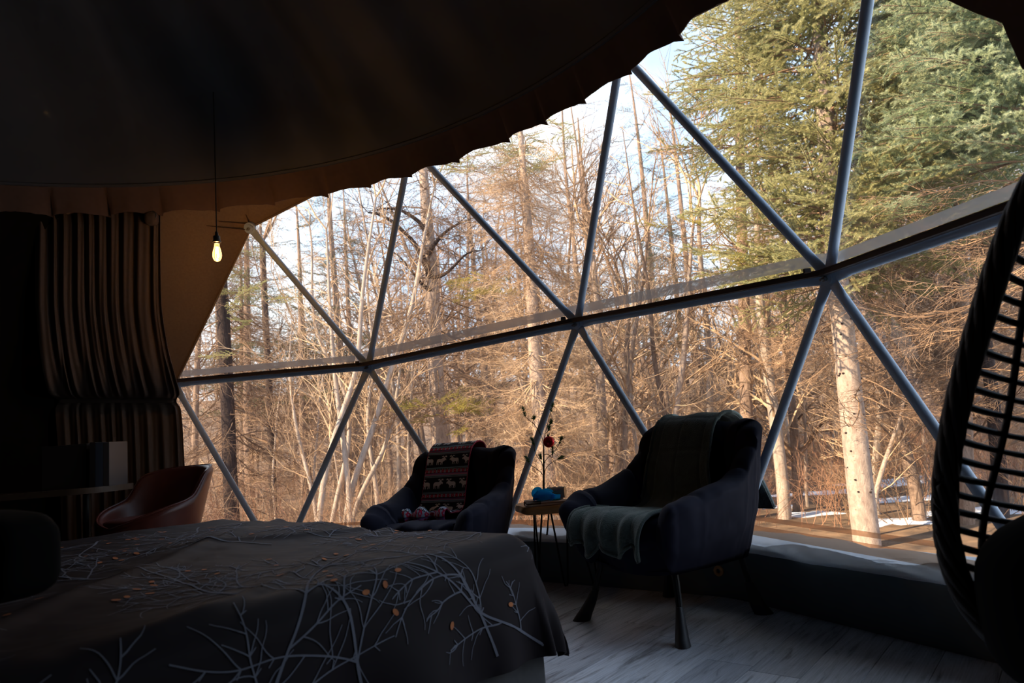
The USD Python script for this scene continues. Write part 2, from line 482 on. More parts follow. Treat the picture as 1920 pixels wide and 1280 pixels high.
wob = 0.05 * np.sin(A_ * 33 + 4 * R_ + 2 * np.sin(A_ * 5)) * R_ * smoothstep(1, .95, R_) + 0.10 * fbm(P * 1.3, 3, 8) * dr_
P = P + nrm * (0.11 * (0.55 - puff) * dr_ + 0.35 * wob)[..., None]
ceil = obj('ceiling', (P.reshape(-1, 3), grid_faces(na, nr)[:, ::-1]), M['liner'], smooth=60, kind='structure', label='dark padded fabric ceiling liner hanging inside the dome', cat='ceiling')
# piping roll where the liner ends
rp = np.stack([DC[0] + (RR + 0.005) * np.cos(ang), DC[1] + (RR + 0.005) * np.sin(ang), RZ + 0 * ang], -1)
obj('piping', MB().tube(rp, 0.014, 6, cap=False).get(), M['liner'], ceil)
# ruffle: flat bays with a tuck between them
rng = np.random.default_rng(5)
cuts = [0.0]
while cuts[-1] < 2 * PI - 0.03:
    cuts.append(cuts[-1] + rng.uniform(0.085, 0.125))
cuts = np.array(cuts) * 2 * PI / cuts[-1]
aa, off, lift = [], [], []
for i in range(len(cuts) - 1):
    w = cuts[i + 1] - cuts[i]
    deep = rng.uniform(0.03, 0.07)
    for q in np.linspace(0, 1, 14)[:-1]:
        aa.append(cuts[i] + w * (q - 0.10 * math.exp(-((q - 0.97) / 0.05) ** 2)))
        off.append(0.012 * math.sin(PI * q) - deep * math.exp(-((q - 0.95) / 0.035) ** 2) + 0.006 * math.sin(9 * q + i))
        lift.append(0.014 * math.sin(PI * q) ** 2 - 0.012 * math.exp(-((q - 0.95) / 0.06) ** 2) + rng.uniform(-.002, .002))
aa, off, lift = map(np.array, (aa, off, lift))
vv = np.linspace(0, 1, 12)
rr = RR + 0.09 * vv[None] ** 0.8 - off[:, None] * vv[None] ** 0.7
Pv = np.stack([DC[0] + rr * np.cos(aa)[:, None], DC[1] + rr * np.sin(aa)[:, None], RZ + 0.01 - (0.182 + 0.0 * aa[:, None] - lift[:, None]) * vv[None]], -1)
n1, n2 = Pv.shape[:2]
back = Pv.copy(); back[..., :2] += (Pv[..., :2] - DC[:2]) / np.linalg.norm(Pv[..., :2] - DC[:2], axis=-1, keepdims=True) * 0.004
f = grid_faces(n1, n2, wrap_u=True)
i = np.arange(n1)
hem = np.stack([i * n2 + n2 - 1, ((i + 1) % n1) * n2 + n2 - 1, ((i + 1) % n1) * n2 + n2 - 1 + n1 * n2, i * n2 + n2 - 1 + n1 * n2], -1)
obj('valance', (np.vstack([Pv.reshape(-1, 3), back.reshape(-1, 3)]), np.vstack([f, f[:, ::-1] + n1 * n2, hem])), M['valance'], ceil, smooth=50, label='pleated brown valance along the edge of the liner')

# window film
m = MB()
for w in WINDOW:
    P = outward(NODE[[KEY[n] for n in w]], 0.03)
    if np.dot(np.cross(P[1] - P[0], P[2] - P[0]), P.mean(0) - C3) < 0:
        P = P[::-1]
    m.add(P, [(0, 1, 2)])
win = thing('window_1', 'huge clear film window of the dome facing the woods', 'window', kind='structure')
obj('pane', m.get(), M['film'], win, smooth=False)


def strip(tops, bots, a, b, d):
    """Band on the film between the fractions a and b of the way from the polyline tops to the polyline bots."""
    up = [outward(p + (q - p) * a, d) for p, q in zip(tops, bots)]
    lo = [outward(p + (q - p) * b, d) for p, q in zip(tops, bots)]
    v, f = [], []
    for i in range(len(up)):
        n = outward(up[i], 0.002) - up[i]
        v += [up[i], lo[i], up[i] + n, lo[i] + n]
        if i:
            o = 4 * i
            f += [(o - 4, o - 3, o + 1, o), (o - 2, o + 2, o + 3, o - 1), (o - 4, o, o + 2, o - 2), (o - 3, o - 1, o + 3, o + 1)]
    return v, f


N = lambda n: NODE[KEY[n]]
low = [N('a0'), N('a0'), N('a1'), N('a1'), N('a2'), N('a2'), N('a3'), N('a3'), N('a4')]
hi = [N('u0') * .25 + N('a0') * .75, N('u0'), N('u0'), N('u1'), N('u1'), N('u2'), N('u2'), N('u3'), N('u3')]
obj('seam_band', strip(low, hi, 0.045, 0.085, 0.024), M['seam'], win, smooth=False, label='pale welded band just above the rail')
alo = [N('a0'), N('a0'), N('a1'), N('a1'), N('a2'), N('a2'), N('a3'), N('a3'), N('a4')]
blo = [N('b0'), N('b1'), N('b1'), N('b2'), N('b2'), N('b3'), N('b3'), N('b4'), N('b4')]
M['seam_low'] = clear_mat('low_seam', (0.86, 0.74, 0.64), 0.18, (0.45, 0.36, 0.30), 0.3)
for a, b in ((0.80, 0.816), (0.835, 0.87)):
    obj('seam_band', strip(alo, blo, a, b, 0.026), M['seam_low'], win, smooth=False)

# frame of white tubes
frame = thing('dome_frame', 'white steel tubes of the geodesic dome frame in front of the window film', 'dome frame', kind='structure')


def strut(a, b, r=0.0215):
    A, B = NODE[a], NODE[b]
    L = np.linalg.norm(B - A)
    d = (B - A) / L
    t = np.array([0.03, 0.05, 0.10, 0.125, 0.15]) / 1.0
    s = np.concatenate([t, [L / 2], L - t[::-1]])
    k = np.array([.95, .95, .98, 1, 1, 1, 1, 1, .98, .95, .95])
    n = (A + B) / 2 - C3; n -= d * (n @ d); n /= np.linalg.norm(n)
    b_ = np.cross(d, n)
    flat = np.array([.22, .24, .62, .95, 1, 1, 1, .95, .62, .24, .22])
    wide = np.array([1.28, 1.28, 1.14, 1.02, 1, 1, 1, 1.02, 1.14, 1.28, 1.28])
    sides = 14
    q = np.arange(sides) / sides * 2 * PI
    v = (A + d * s[:, None])[:, None] + r * (np.cos(q)[None, :, None] * n * flat[:, None, None] + np.sin(q)[None, :, None] * b_ * wide[:, None, None])
    f = grid_faces(len(s), sides, wrap_v=True)
    e = (len(s) - 1) * sides
    caps = np.array([(0, i, i + 1) for i in range(1, sides - 1)] + [(e, e + i + 1, e + i) for i in range(1, sides - 1)])
    mb = MB().add(v.reshape(-1, 3), f)
    mb.f.append(caps)
    obj('strut', mb.get(), M['steel'], frame, smooth=40)


edges = set()
for w in WINDOW:
    k = [KEY[n] for n in w]
    for i in range(3):
        edges.add(tuple(sorted((k[i], k[(i + 1) % 3]))))
skip = [('u0', 'a0'), ('b0', 'b1'), ('b1', 'b2'), ('b2', 'b3'), ('b3', 'b4'), ('u0', 'u1'), ('u1', 'u2'), ('u2', 'u3')]
sk = {tuple(sorted((KEY[a], KEY[b]))) for a, b in skip}
for a, b in sorted(edges):
    if (a, b) not in sk:
        strut(a, b)
for nm in ('a0', 'a1', 'a2', 'a3', 'u0', 'a4'):
    P = N(nm)
    n = (C3 - P) / np.linalg.norm(C3 - P)
    T = trimesh.geometry.align_vectors([0, 0, 1], n)
    mb = MB()
    for zc, hh, r in ((0.0, 0.028, 0.040), (0.02, 0.012, 0.028)):
        c = trimesh.creation.cylinder(radius=r, height=hh, sections=20)
        mb.add(np.array(c.vertices) @ T[:3, :3].T + P + n * zc, c.faces)
    hub = obj('hub', mb.get(), M['steel'], frame, smooth=30)
    mb = MB()
    c = trimesh.creation.cylinder(radius=0.011, height=0.02, sections=6)
    mb.add(np.array(c.vertices) @ T[:3, :3].T + P + n * 0.034, c.faces)
    c = trimesh.creation.cylinder(radius=0.006, height=0.045, sections=10)
    mb.add(np.array(c.vertices) @ T[:3, :3].T + P + n * 0.04, c.faces)
    obj('bolt', mb.get(), M['bolt'], hub)
# curtain rail clipped along the ring of tubes
mb = MB()
ringp = [N('a0'), N('a1'), N('a2'), N('a3'), N('a4')]
for A, B in zip(ringp[:-1], ringp[1:]):
    d = (B - A) / np.linalg.norm(B - A)
    n = C3 - (A + B) / 2; n[2] = 0; n -= d * (n @ d); n /= np.linalg.norm(n)
    up = np.cross(n, d); up *= np.sign(up[2])
    c0, c1 = A + n * 0.046 + up * 0.018, B + n * 0.046 + up * 0.018
    for hh, ww, o in ((0.020, 0.022, 0.0), (0.005, 0.030, -0.010), (0.005, 0.030, 0.010)):
        q = np.array([[-1, -1], [1, -1], [1, 1], [-1, 1]]) * 0.5
        ends = [np.array([c + n * x * ww + up * (y * hh + o) for x, y in q]) for c in (c0 - d * 0.01, c1 + d * 0.01)]
        v = np.vstack(ends)
        mb.add(v, [(0, 1, 5, 4), (1, 2, 6, 5), (2, 3, 7, 6), (3, 0, 4, 7), (3, 2, 1, 0), (4, 5, 6, 7)])
obj('curtain_rail', mb.get(), M['rail'], frame, smooth=False, label='dark curtain track along the ring of tubes')
for nm in ('a1', 'a2', 'a3'):
    A = N(nm); n = C3 - A; n[2] = 0; n /= np.linalg.norm(n)
    obj('rail_clip', MB().box((0.03, 0.02, 0.02), A + n * 0.062 + np.array([-0.05, 0, 0.032]), bevel=0.004).get(), M['rail'], frame)

# knee wall and its vinyl skirt
base = [N(k).copy() for k in ('b0', 'b1', 'b2', 'b3', 'b4')]
far_right = NODE[min([i for i in range(len(NODE)) if gring[i] == 5 and i not in KEY.values()], key=lambda i: np.linalg.norm(NODE[i] - N('b4')))]
base.append(far_right.copy())
for b in base:
    b[2] = 0
KN = 0.255
bp = np.array([b[:2] for b in base])
line = []
for a, b in zip(bp[:-1], bp[1:]):
    line += list(a + np.linspace(0, 1, 40)[:-1, None] * (b - a))
line.append(bp[-1]); line = np.array(line)
for _ in range(6):                                                   # corners eased, as the sheet is one piece
    line[1:-1] = (line[:-2] + 2 * line[1:-1] + line[2:]) / 4
tg = np.gradient(line, axis=0); tg /= np.linalg.norm(tg, axis=1, keepdims=True)
inn = np.stack([tg[:, 1], -tg[:, 0]], -1)
inn *= np.sign(((DC[:2] - line) * inn).sum(1))[:, None]
prof = [(0.0, 0.0), (0.004, 0.03), (0.0, 0.10), (0.004, 0.18), (-0.004, KN - 0.02), (-0.02, KN), (-0.07, KN), (-0.07, 0.0)]
Pk = np.array([[[*(l + i_ * (o + 0.012 * noise(np.array([l[0] * 4, l[1] * 4, h * 8]), 2) * (0 < h < KN))), h] for o, h in prof] for l, i_ in zip(line, inn)])
knee = obj('wall_front', (Pk.reshape(-1, 3), grid_faces(len(line), len(prof), wrap_v=True)), M['knee'], smooth=40, kind='structure', label='low dark vinyl knee wall under the clear window', cat='knee wall')
s_ = np.concatenate([[0], np.cumsum(np.linalg.norm(np.diff(line, axis=0), axis=1))])
nf = 11
Pf = []
for k, (l, i_) in enumerate(zip(line, inn)):
    row = []
    for j in range(nf):
        w = j / (nf - 1)
        out = 0.018 - 0.125 * w + 0.01 * math.sin(PI * w)
        h = KN - 0.014 + 0.088 * w ** 0.9
        wr = 0.055 * noise(np.array([s_[k] * 5.5, w * 1.6, 0]), 4) + 0.03 * noise(np.array([s_[k] * 13 + w * 5, w * 3, 0]), 6)
        amp = math.sin(PI * min(1, w * 1.0 + .08)) ** .6
        row.append([*(l + i_ * (out + wr * amp)), h + 0.5 * wr * w - 0.022 * abs(noise(np.array([s_[k] * 1.7, 0, 3]), 7)) * w])
    Pf.append(row)
Pf = np.array(Pf)
obj('vinyl_skirt', sheet(Pf, 0.003), M['flap'], knee, smooth=40, label='wrinkled white vinyl skirt along the top of the knee wall')
mb = MB()
k = int(np.argmin([np.linalg.norm(project(np.array([*l, 0.13])) - (1346, 1066)) for l in line]))
ey = np.array([*(line[k] + inn[k] * 0.008), 0.13])
T = trimesh.geometry.align_vectors([0, 0, 1], [*inn[k], 0])
c = trimesh.creation.annulus(0.012, 0.026, 0.012, sections=20)
mb.add(np.array(c.vertices) @ T[:3, :3].T + ey, c.faces)
obj('eyelet', mb.get(), M['live_edge'], knee)

# floor: a slab and its separate planks
poly = sg.Polygon(list(map(tuple, (line + inn * 0.0).tolist())) + [(2.2, -2.4), (-6.5, -2.4), (-6.5, 3.0)]).buffer(0)
fl = thing('floor', 'grey wood-grain plank floor of the dome', 'floor', kind='structure')
sl = trimesh.creation.extrude_polygon(poly.buffer(0.12), 0.05, engine='earcut')
sl.apply_translation((0, 0, -0.056))
M['underlay'] = mat('underlay', (0.02, 0.02, 0.02), 0.9)
obj('slab', sl, M['underlay'], fl, smooth=False)
pu = np.array([0.64, 0.77]); pu /= np.linalg.norm(pu)
pn = np.array([-pu[1], pu[0]])


def plank_mat(name, c1, c2, seed):
    return usdkit.material(stage, f'/World/Looks/{name}', {
        'g': ('geometry', {}), 'rot': ('mapping', {'rotation': (0, 0, -math.atan2(pu[1], pu[0])), 'location': (seed * 3.1, seed * 1.7, seed)}), 'mp': ('mapping', {'scale': (1.1, 9.0, 1)}),
        'n': ('noise_texture', {'scale': 2.6, 'detail': 7.0, 'roughness': 0.62, 'distortion': 1.2}),
        'mq': ('mapping', {'scale': (3.0, 90.0, 1)}), 'n2': ('noise_texture', {'scale': 2.0, 'detail': 4.0}),
        'r': ('rgb_ramp', {'ramp': [(0.30, c1), (0.46, tuple(.75 * np.array(c2) + .25 * np.array(c1))), (0.7, c2)]}),
        'r2': ('rgb_ramp', {'ramp': [(0.3, (0.72, 0.72, 0.72)), (0.65, (1.06, 1.06, 1.06))]}),
        'mx': ('mix_color', {'blend_type': 'multiply', 'fac': 1.0}),
        'b': ('bump', {'strength': 0.12, 'distance': 0.004}), 'p': ('principled_bsdf', {'roughness': 0.48})},
        [('g.position', 'rot.vector'), ('rot.vector', 'mp.vector'), ('mp.vector', 'n.vector'), ('n.fac', 'r.fac'), ('rot.vector', 'mq.vector'), ('mq.vector', 'n2.vector'), ('n2.fac', 'r2.fac'),
         ('r.color', 'mx.a'), ('r2.color', 'mx.b'), ('mx.result', 'p.base_color'), ('n2.fac', 'b.height'), ('b.normal', 'p.normal')], surface='p.BSDF')


PLK = [plank_mat('plank_grey', (0.14, 0.147, 0.16), (0.52, 0.55, 0.60), 1), plank_mat('plank_pale', (0.17, 0.178, 0.19), (0.60, 0.63, 0.68), 2), plank_mat('plank_dark', (0.11, 0.117, 0.13), (0.44, 0.465, 0.51), 3)]
rng = np.random.default_rng(11)
view = sg.Polygon([(-4.2, 0.9), (0.2, 0.9), (2.6, 0.9), (2.6, 4.2), (0.6, 5.2), (-4.2, 5.2)])
cnt = 0
for row in range(-22, 26):
    o = rng.uniform(0, 1.22)
    for c in range(-5, 6):
        u0, u1 = c * 1.22 + o, (c + 1) * 1.22 + o
        v0, v1 = row * 0.18, row * 0.18 + 0.18
        g = 0.0012
        q = sg.Polygon([tuple(pu * a + pn * b) for a, b in ((u0 + g, v0 + g), (u1 - g, v0 + g), (u1 - g, v1 - g), (u0 + g, v1 - g))]).intersection(poly)
        if q.is_empty or q.area < 0.002 or not q.intersects(view) or q.geom_type != 'Polygon':
            continue
        t = trimesh.creation.extrude_polygon(q.simplify(0.001), 0.006, engine='earcut')
        t.apply_translation((0, 0, -0.006 + rng.uniform(-.0004, 0)))
        obj('plank', t, PLK[rng.integers(3)], fl, smooth=False)
        cnt += 1
print('planks', cnt)

# rest of the low wall, round the back of the dome
ids5 = sorted([i for i in range(len(NODE)) if gring[i] == 5], key=lambda i: math.atan2(NODE[i, 1] - DC[1], NODE[i, 0] - DC[0]))
mb = MB()
for i in range(15):
    a, b = NODE[ids5[i]], NODE[ids5[(i + 1) % 15]]
    na_, nb_ = [KEY[k] for k in ('b0', 'b1', 'b2', 'b3', 'b4')], None
    if ids5[i] in na_ and ids5[(i + 1) % 15] in na_:
        continue
    q = [(a[0], a[1], -0.06), (b[0], b[1], -0.06), (b[0], b[1], max(b[2], .1) + 0.16), (a[0], a[1], max(a[2], .1) + 0.16)]
    q = np.array(q); o = (q[:, :2] - DC[:2]); o /= np.linalg.norm(o, axis=1, keepdims=True)
    q2 = q.copy(); q2[:, :2] += o * 0.05
    mb.add(np.vstack([q, q2]), [(0, 1, 2, 3), (7, 6, 5, 4), (3, 2, 6, 7), (0, 4, 5, 1)])
obj('wall_left', mb.get(), M['knee'], smooth=False, kind='structure', label='low dark vinyl wall round the back of the dome', cat='knee wall')

# ------------------------------------------------------------------ bed
B0 = np.array([0.055, 2.42])
ua = np.array([-0.77, 0.64]); ua /= np.linalg.norm(ua)
uc = np.array([-ua[1], ua[0]])
if uc[1] > 0:
    uc = -uc
LA, LC, ZT = 1.86, 2.05, 0.55


def bed_xyz(p, q, z):
    return np.array([B0[0] + ua[0] * p + uc[0] * q, B0[1] + ua[1] * p + uc[1] * q, z])


bed = thing('bed', 'wide bed on a pale grey upholstered box under the branch-patterned duvet', 'bed', (B0[0], B0[1], 0))
Rb = np.stack([[*ua, 0], [*uc, 0], [0, 0, 1]], 1)
obj('base', MB().box((LA - .04, LC - .04, 0.30), Rb @ np.array([LA / 2, LC / 2, 0.17]), M=Rb, bevel=0.02).get(), M['bed_base'], bed)
obj('mattress', MB().box((LA - .03, LC - .03, 0.19), Rb @ np.array([LA / 2, LC / 2, 0.425]), M=Rb, bevel=0.05).get(), M['mattress'], bed)
for p, q in ((.08, .08), (LA - .08, .08), (.08, LC - .08), (LA - .08, LC - .08)):
    obj('foot', MB().box((.06, .06, 0.022), Rb @ np.array([p, q, 0.011]), M=Rb).get(), M['black_metal'], bed)

RD = 0.10                                                            # the radius of the mattress edge under the cloth


def cloth(p, q):
    """Bed cloth: plan coordinates along ua, uc (negative = hanging over the edge) to a point."""
    p, q = np.asarray(p, float), np.asarray(q, float)
    sx, sy = np.maximum(RD - p, 0), np.maximum(RD - q, 0)
    L = (sx ** 3.2 + sy ** 3.2) ** (1 / 3.2)
    h = np.hypot(sx, sy) + 1e-9
    dx, dy = sx / h, sy / h
    arc = RD * PI / 2
    th = np.clip(L / RD, 0, PI / 2)
    out = RD * np.sin(th)
    down = RD * (1 - np.cos(th))
    hang = np.maximum(L - arc, 0)
    # folds of the hanging part
    al = np.arctan2(sy, sx)
    s = np.where(sx > sy, q, -p) + 0.0
    fold = (0.020 * np.sin(s * 11.0 + 1.3) + 0.018 * np.sin(s * 23 + 2 * np.sin(s * 5)) + 0.02 * np.exp(-((al - 0.75) / 0.28) ** 2) * (sx > 0) * (sy > 0)) * smoothstep(0, .3, hang)
    corner = np.sin(2 * al) ** 2 * (sx > 0) * (sy > 0)
    out = out + hang * 0.12 + fold + corner * hang * 0.12
    down = down + hang * (0.985 - 0.04 * corner)
    cp, cq = np.maximum(p, RD), np.maximum(q, RD)
    X = cp - dx * out
    Y = cq - dy * out
    top = np.exp(-(L / 0.05) ** 2)
    P3 = np.stack([p * 1.0, q * 1.0, 0 * p], -1)
    lump = 0.022 * fbm(P3 * np.array([3.2, 2.2, 1]), 3, 2) + 0.02 * np.sin(p * 6 + q * 3 + 3 * fbm(P3 * 1.5, 2, 5)) * smoothstep(.1, .7, p) * 0.5
    ridge = 0.016 * np.exp(-(((p + 0.55 * q - 0.75) - 0.05 * np.sin(q * 5)) / 0.035) ** 2) + 0.012 * np.exp(-((p - 0.25 * q - 0.9 + 0.04 * np.sin(q * 6)) / 0.03) ** 2) + 0.014 * np.exp(-((p + .8 * q - 1.6) / 0.05) ** 2)
    rise = 0.03 * smoothstep(0.3, 1.6, p)
    fine = 0.012 * fbm(P3 * 7.0, 3, 9)
    z = ZT + 0.012 - down + (lump + ridge + rise + fine) * top
    return np.stack([B0[0] + ua[0] * X + uc[0] * Y, B0[1] + ua[1] * X + uc[1] * Y, z], -1)


pp = np.concatenate([np.linspace(-0.335, 0.12, 60), np.linspace(0.12, 2.06, 170)[1:]])
qq = np.concatenate([np.linspace(-0.335, 0.12, 60), np.linspace(0.12, 2.03, 150)[1:]])
PP, QQ = np.meshgrid(pp, qq, indexing='ij')
# the cloth's corner is rounded
cr = 0.16
ex, ey_ = np.maximum(-0.335 + cr - PP, 0), np.maximum(-0.335 + cr - QQ, 0)
hyp = np.maximum(np.hypot(ex, ey_), 1e-9)
sc = np.minimum(1, np.maximum(ex, ey_) / hyp)
PP2, QQ2 = PP + np.where((ex > 0) & (ey_ > 0), ex * (1 - sc), 0), QQ + np.where((ex > 0) & (ey_ > 0), ey_ * (1 - sc), 0)
CL = cloth(PP2, QQ2)
nrm = grid_normals(CL)
v, f = sheet(CL if nrm[150, 150, 2] > 0 else CL[::-1], 0.006)
duvet = obj('duvet', (v, f), M['duvet'], smooth=60, label='dark duvet printed with pale bare branches and a few orange leaves, spread over the bed', cat='duvet')


def cloth_normal(p, q):
    e = 2e-3
    a = cloth(p + e, q) - cloth(p - e, q)
    b = cloth(p, q + e) - cloth(p, q - e)
    n = np.cross(a, b)
    n /= np.maximum(np.linalg.norm(n, axis=-1, keepdims=True), 1e-12)
    return n * np.where(n[..., 2:3] * 1.0 + (n[..., :2] @ (-(ua + uc)))[..., None] * 0.7 < 0, -1, 1)


rng = np.random.default_rng(21)
strips, leaves = MB(), MB()


def print_line(pl, w0, w1):
    """One printed twig: a thin strip that follows the cloth."""
    n = max(4, int(np.linalg.norm(np.diff(pl, axis=0), axis=1).sum() / 0.011))
    c = spline(pl, n)
    ok = (c > -0.325).all(1) & (c[:, 0] < 2.0) & (c[:, 1] < 1.98)
    if not ok.all():
        k = int(np.argmin(ok))
        if k < 4:
            return
        c = c[:k]
    n = len(c)
    t = np.gradient(c, axis=0); t /= np.maximum(np.linalg.norm(t, axis=1, keepdims=True), 1e-9)
    s = np.stack([-t[:, 1], t[:, 0]], 1)
    w = np.linspace(w0, w1, n)[:, None] * (1 + 0.25 * noise(np.stack([c[:, 0] * 60, c[:, 1] * 60, 0 * c[:, 0]], 1), 3)[:, None])
    rows = []
    for k in (-1, 0, 1):
        q = c + s * w * 0.5 * k
        rows.append(cloth(q[:, 0], q[:, 1]) + cloth_normal(q[:, 0], q[:, 1]) * 0.0022)
    P = np.stack(rows, 1)
    strips.add(P.reshape(-1, 3), grid_faces(n, 3))


def print_branch(p, a, L, w, depth):
    n = 6
    pts, x, ang_ = [np.array(p)], np.array(p, float), a
    bend = rng.normal(0, 0.13)
    for i in range(n):
        ang_ += bend * 0.5 + rng.normal(0, 0.14)
        x = x + L / n * np.array([math.cos(ang_), math.sin(ang_)])
        pts.append(x.copy())
    pts = np.array(pts)
    print_line(pts, w, w * 0.55)
    if depth == 0:
        if rng.random() < 0.10 and (pts[-1] > -0.3).all() and pts[-1][0] < 1.95 and pts[-1][1] < 1.95:
            c, la = pts[-1], rng.uniform(0, 6.28)
            th = np.linspace(0, 2 * PI, 9)[:-1]
            q = c + 0.0095 * np.stack([np.cos(th) * 1.3, np.sin(th) * 0.8], 1) @ np.array([[math.cos(la), math.sin(la)], [-math.sin(la), math.cos(la)]])
            q = np.vstack([q, c])
            leaves.add(cloth(q[:, 0], q[:, 1]) + cloth_normal(q[:, 0], q[:, 1]) * 0.003, [(i, (i + 1) % 8, 8) for i in range(8)])
        return
    side = 1
    for i in range(1, n):
        for _ in range(2 if rng.random() < .35 else 1):
            side = -side
            k = rng.uniform(0.3, 0.55) * (1 - 0.4 * i / n)
            print_branch(pts[i], math.atan2(*(pts[i] - pts[i - 1])[::-1]) + side * rng.uniform(0.5, 0.95), L * k, w * 0.62, depth - 1)
    if rng.random() < .8:                                            # buds along the twig
        for i in range(1, n):
            if rng.random() < .6:
                d = math.atan2(*(pts[i] - pts[i - 1])[::-1]) + rng.choice([-1, 1]) * 1.0
                print_line(np.array([pts[i], pts[i] + 0.022 * np.array([math.cos(d), math.sin(d)])]), w * .6, w * .5)


for (p, q), a, L in (((-0.30, 0.75), 0.1, .95), ((-0.28, 0.30), 0.45, .85), ((-0.32, 1.15), -0.25, .9), ((0.05, -0.28), 1.3, .75), ((0.55, -0.25), 1.5, .8), ((0.9, 0.5), 0.5, .7), ((0.5, 1.6), -0.3, .9),
                     ((1.9, 0.3), 2.8, .8), ((1.4, 1.0), 2.2, .7), ((1.95, 1.2), 3.4, .8), ((0.35, 0.55), 1.0, .6), ((1.2, -0.2), 1.8, .6), ((-0.31, 1.6), 0.2, .8), ((0.8, 1.9), -0.9, .8), ((1.7, 1.8), -2.2, .7), ((1.75, -0.2), 1.9, .6), ((-.3, .1), .9, .6), ((-.3, 1.35), .5, .9), ((-.28, 1.9), -.2, .9), ((.4, .15), .3, .7), ((.75, 1.1), .2, .7), ((1.3, .6), -.4, .6), ((1.1, 1.5), .9, .7), ((.2, 1.0), .1, .6), ((1.5, .15), 1.2, .6), ((1.85, .75), 2.7, .7), ((.15, 1.9), .5, .7)):
    print_branch((p, q), a, L, 0.0085, 2)
obj('printed_branch', strips.get(), M['duvet_branch'], duvet, smooth=False, label='pale printed branches', kind='stuff')
obj('printed_leaf', leaves.get(), M['duvet_leaf'], duvet, smooth=False, label='small orange printed leaves', kind='stuff')

# black cushion shape added to fill the dark left edge of the view
pc_ = bed_xyz(0.42, 1.62, 0.0)
pil = pix(20, 1120, 1.55)


def superellipsoid(a, b, c, e1, e2, nu=40, nv=24):
    u = np.linspace(-PI, PI, nu + 1)[:-1]; w = np.linspace(-PI / 2, PI / 2, nv)
    U, W = np.meshgrid(u, w, indexing='ij')
    sp = lambda x, e: np.sign(x) * np.abs(x) ** e
    return np.stack([a * sp(np.cos(W), e1) * sp(np.cos(U), e2), b * sp(np.cos(W), e1) * sp(np.sin(U), e2), c * sp(np.sin(W), e1)], -1), grid_faces(nu, nv, wrap_u=True)


P, f = superellipsoid(0.27, 0.085, 0.095, 0.55, 0.5)
P = P + 0.012 * fbm(P * 9)[..., None]
edge = pix(57, 1120, 1.42)
dirx = np.array([0.9, -0.44, 0]); dirx /= np.linalg.norm(dirx)
Rp = np.stack([dirx, np.cross([0, 0, 1], dirx), [0, 0, 1]], 1)
ctr = edge - dirx * 0.25
ctr[2] = ZT + 0.09 + 0.095
obj('added_pillow', ((P.reshape(-1, 3) @ Rp.T + ctr), f), M['black_cloth'], smooth=60, label='black cushion shape added on the bed to fill the dark left edge of the picture', cat='added_pillow')

# ------------------------------------------------------------------ armchairs
half = lambda t, xs, k: PchipInterpolator(xs, k)(np.abs(t))
TX = [0, .22, .38, .47, .55, .66, .80, .92, 1.0]
RIMX = [0, .22, .345, .378, .395, .412, .425, .42, .395]
RIMY = [.385, .385, .35, .28, .185, .06, -.12, -.27, -.355]
RIMZ = [.885, .885, .885, .855, .735, .65, .61, .59, .565]
BOTX = [0, .15, .25, .28, .285, .285, .28, .27, .255]
BOTY = [.26, .26, .235, .19, .13, .04, -.09, -.20, -.275]
THK = [.125, .125, .125, .10, .105, .125, .145, .15, .14]


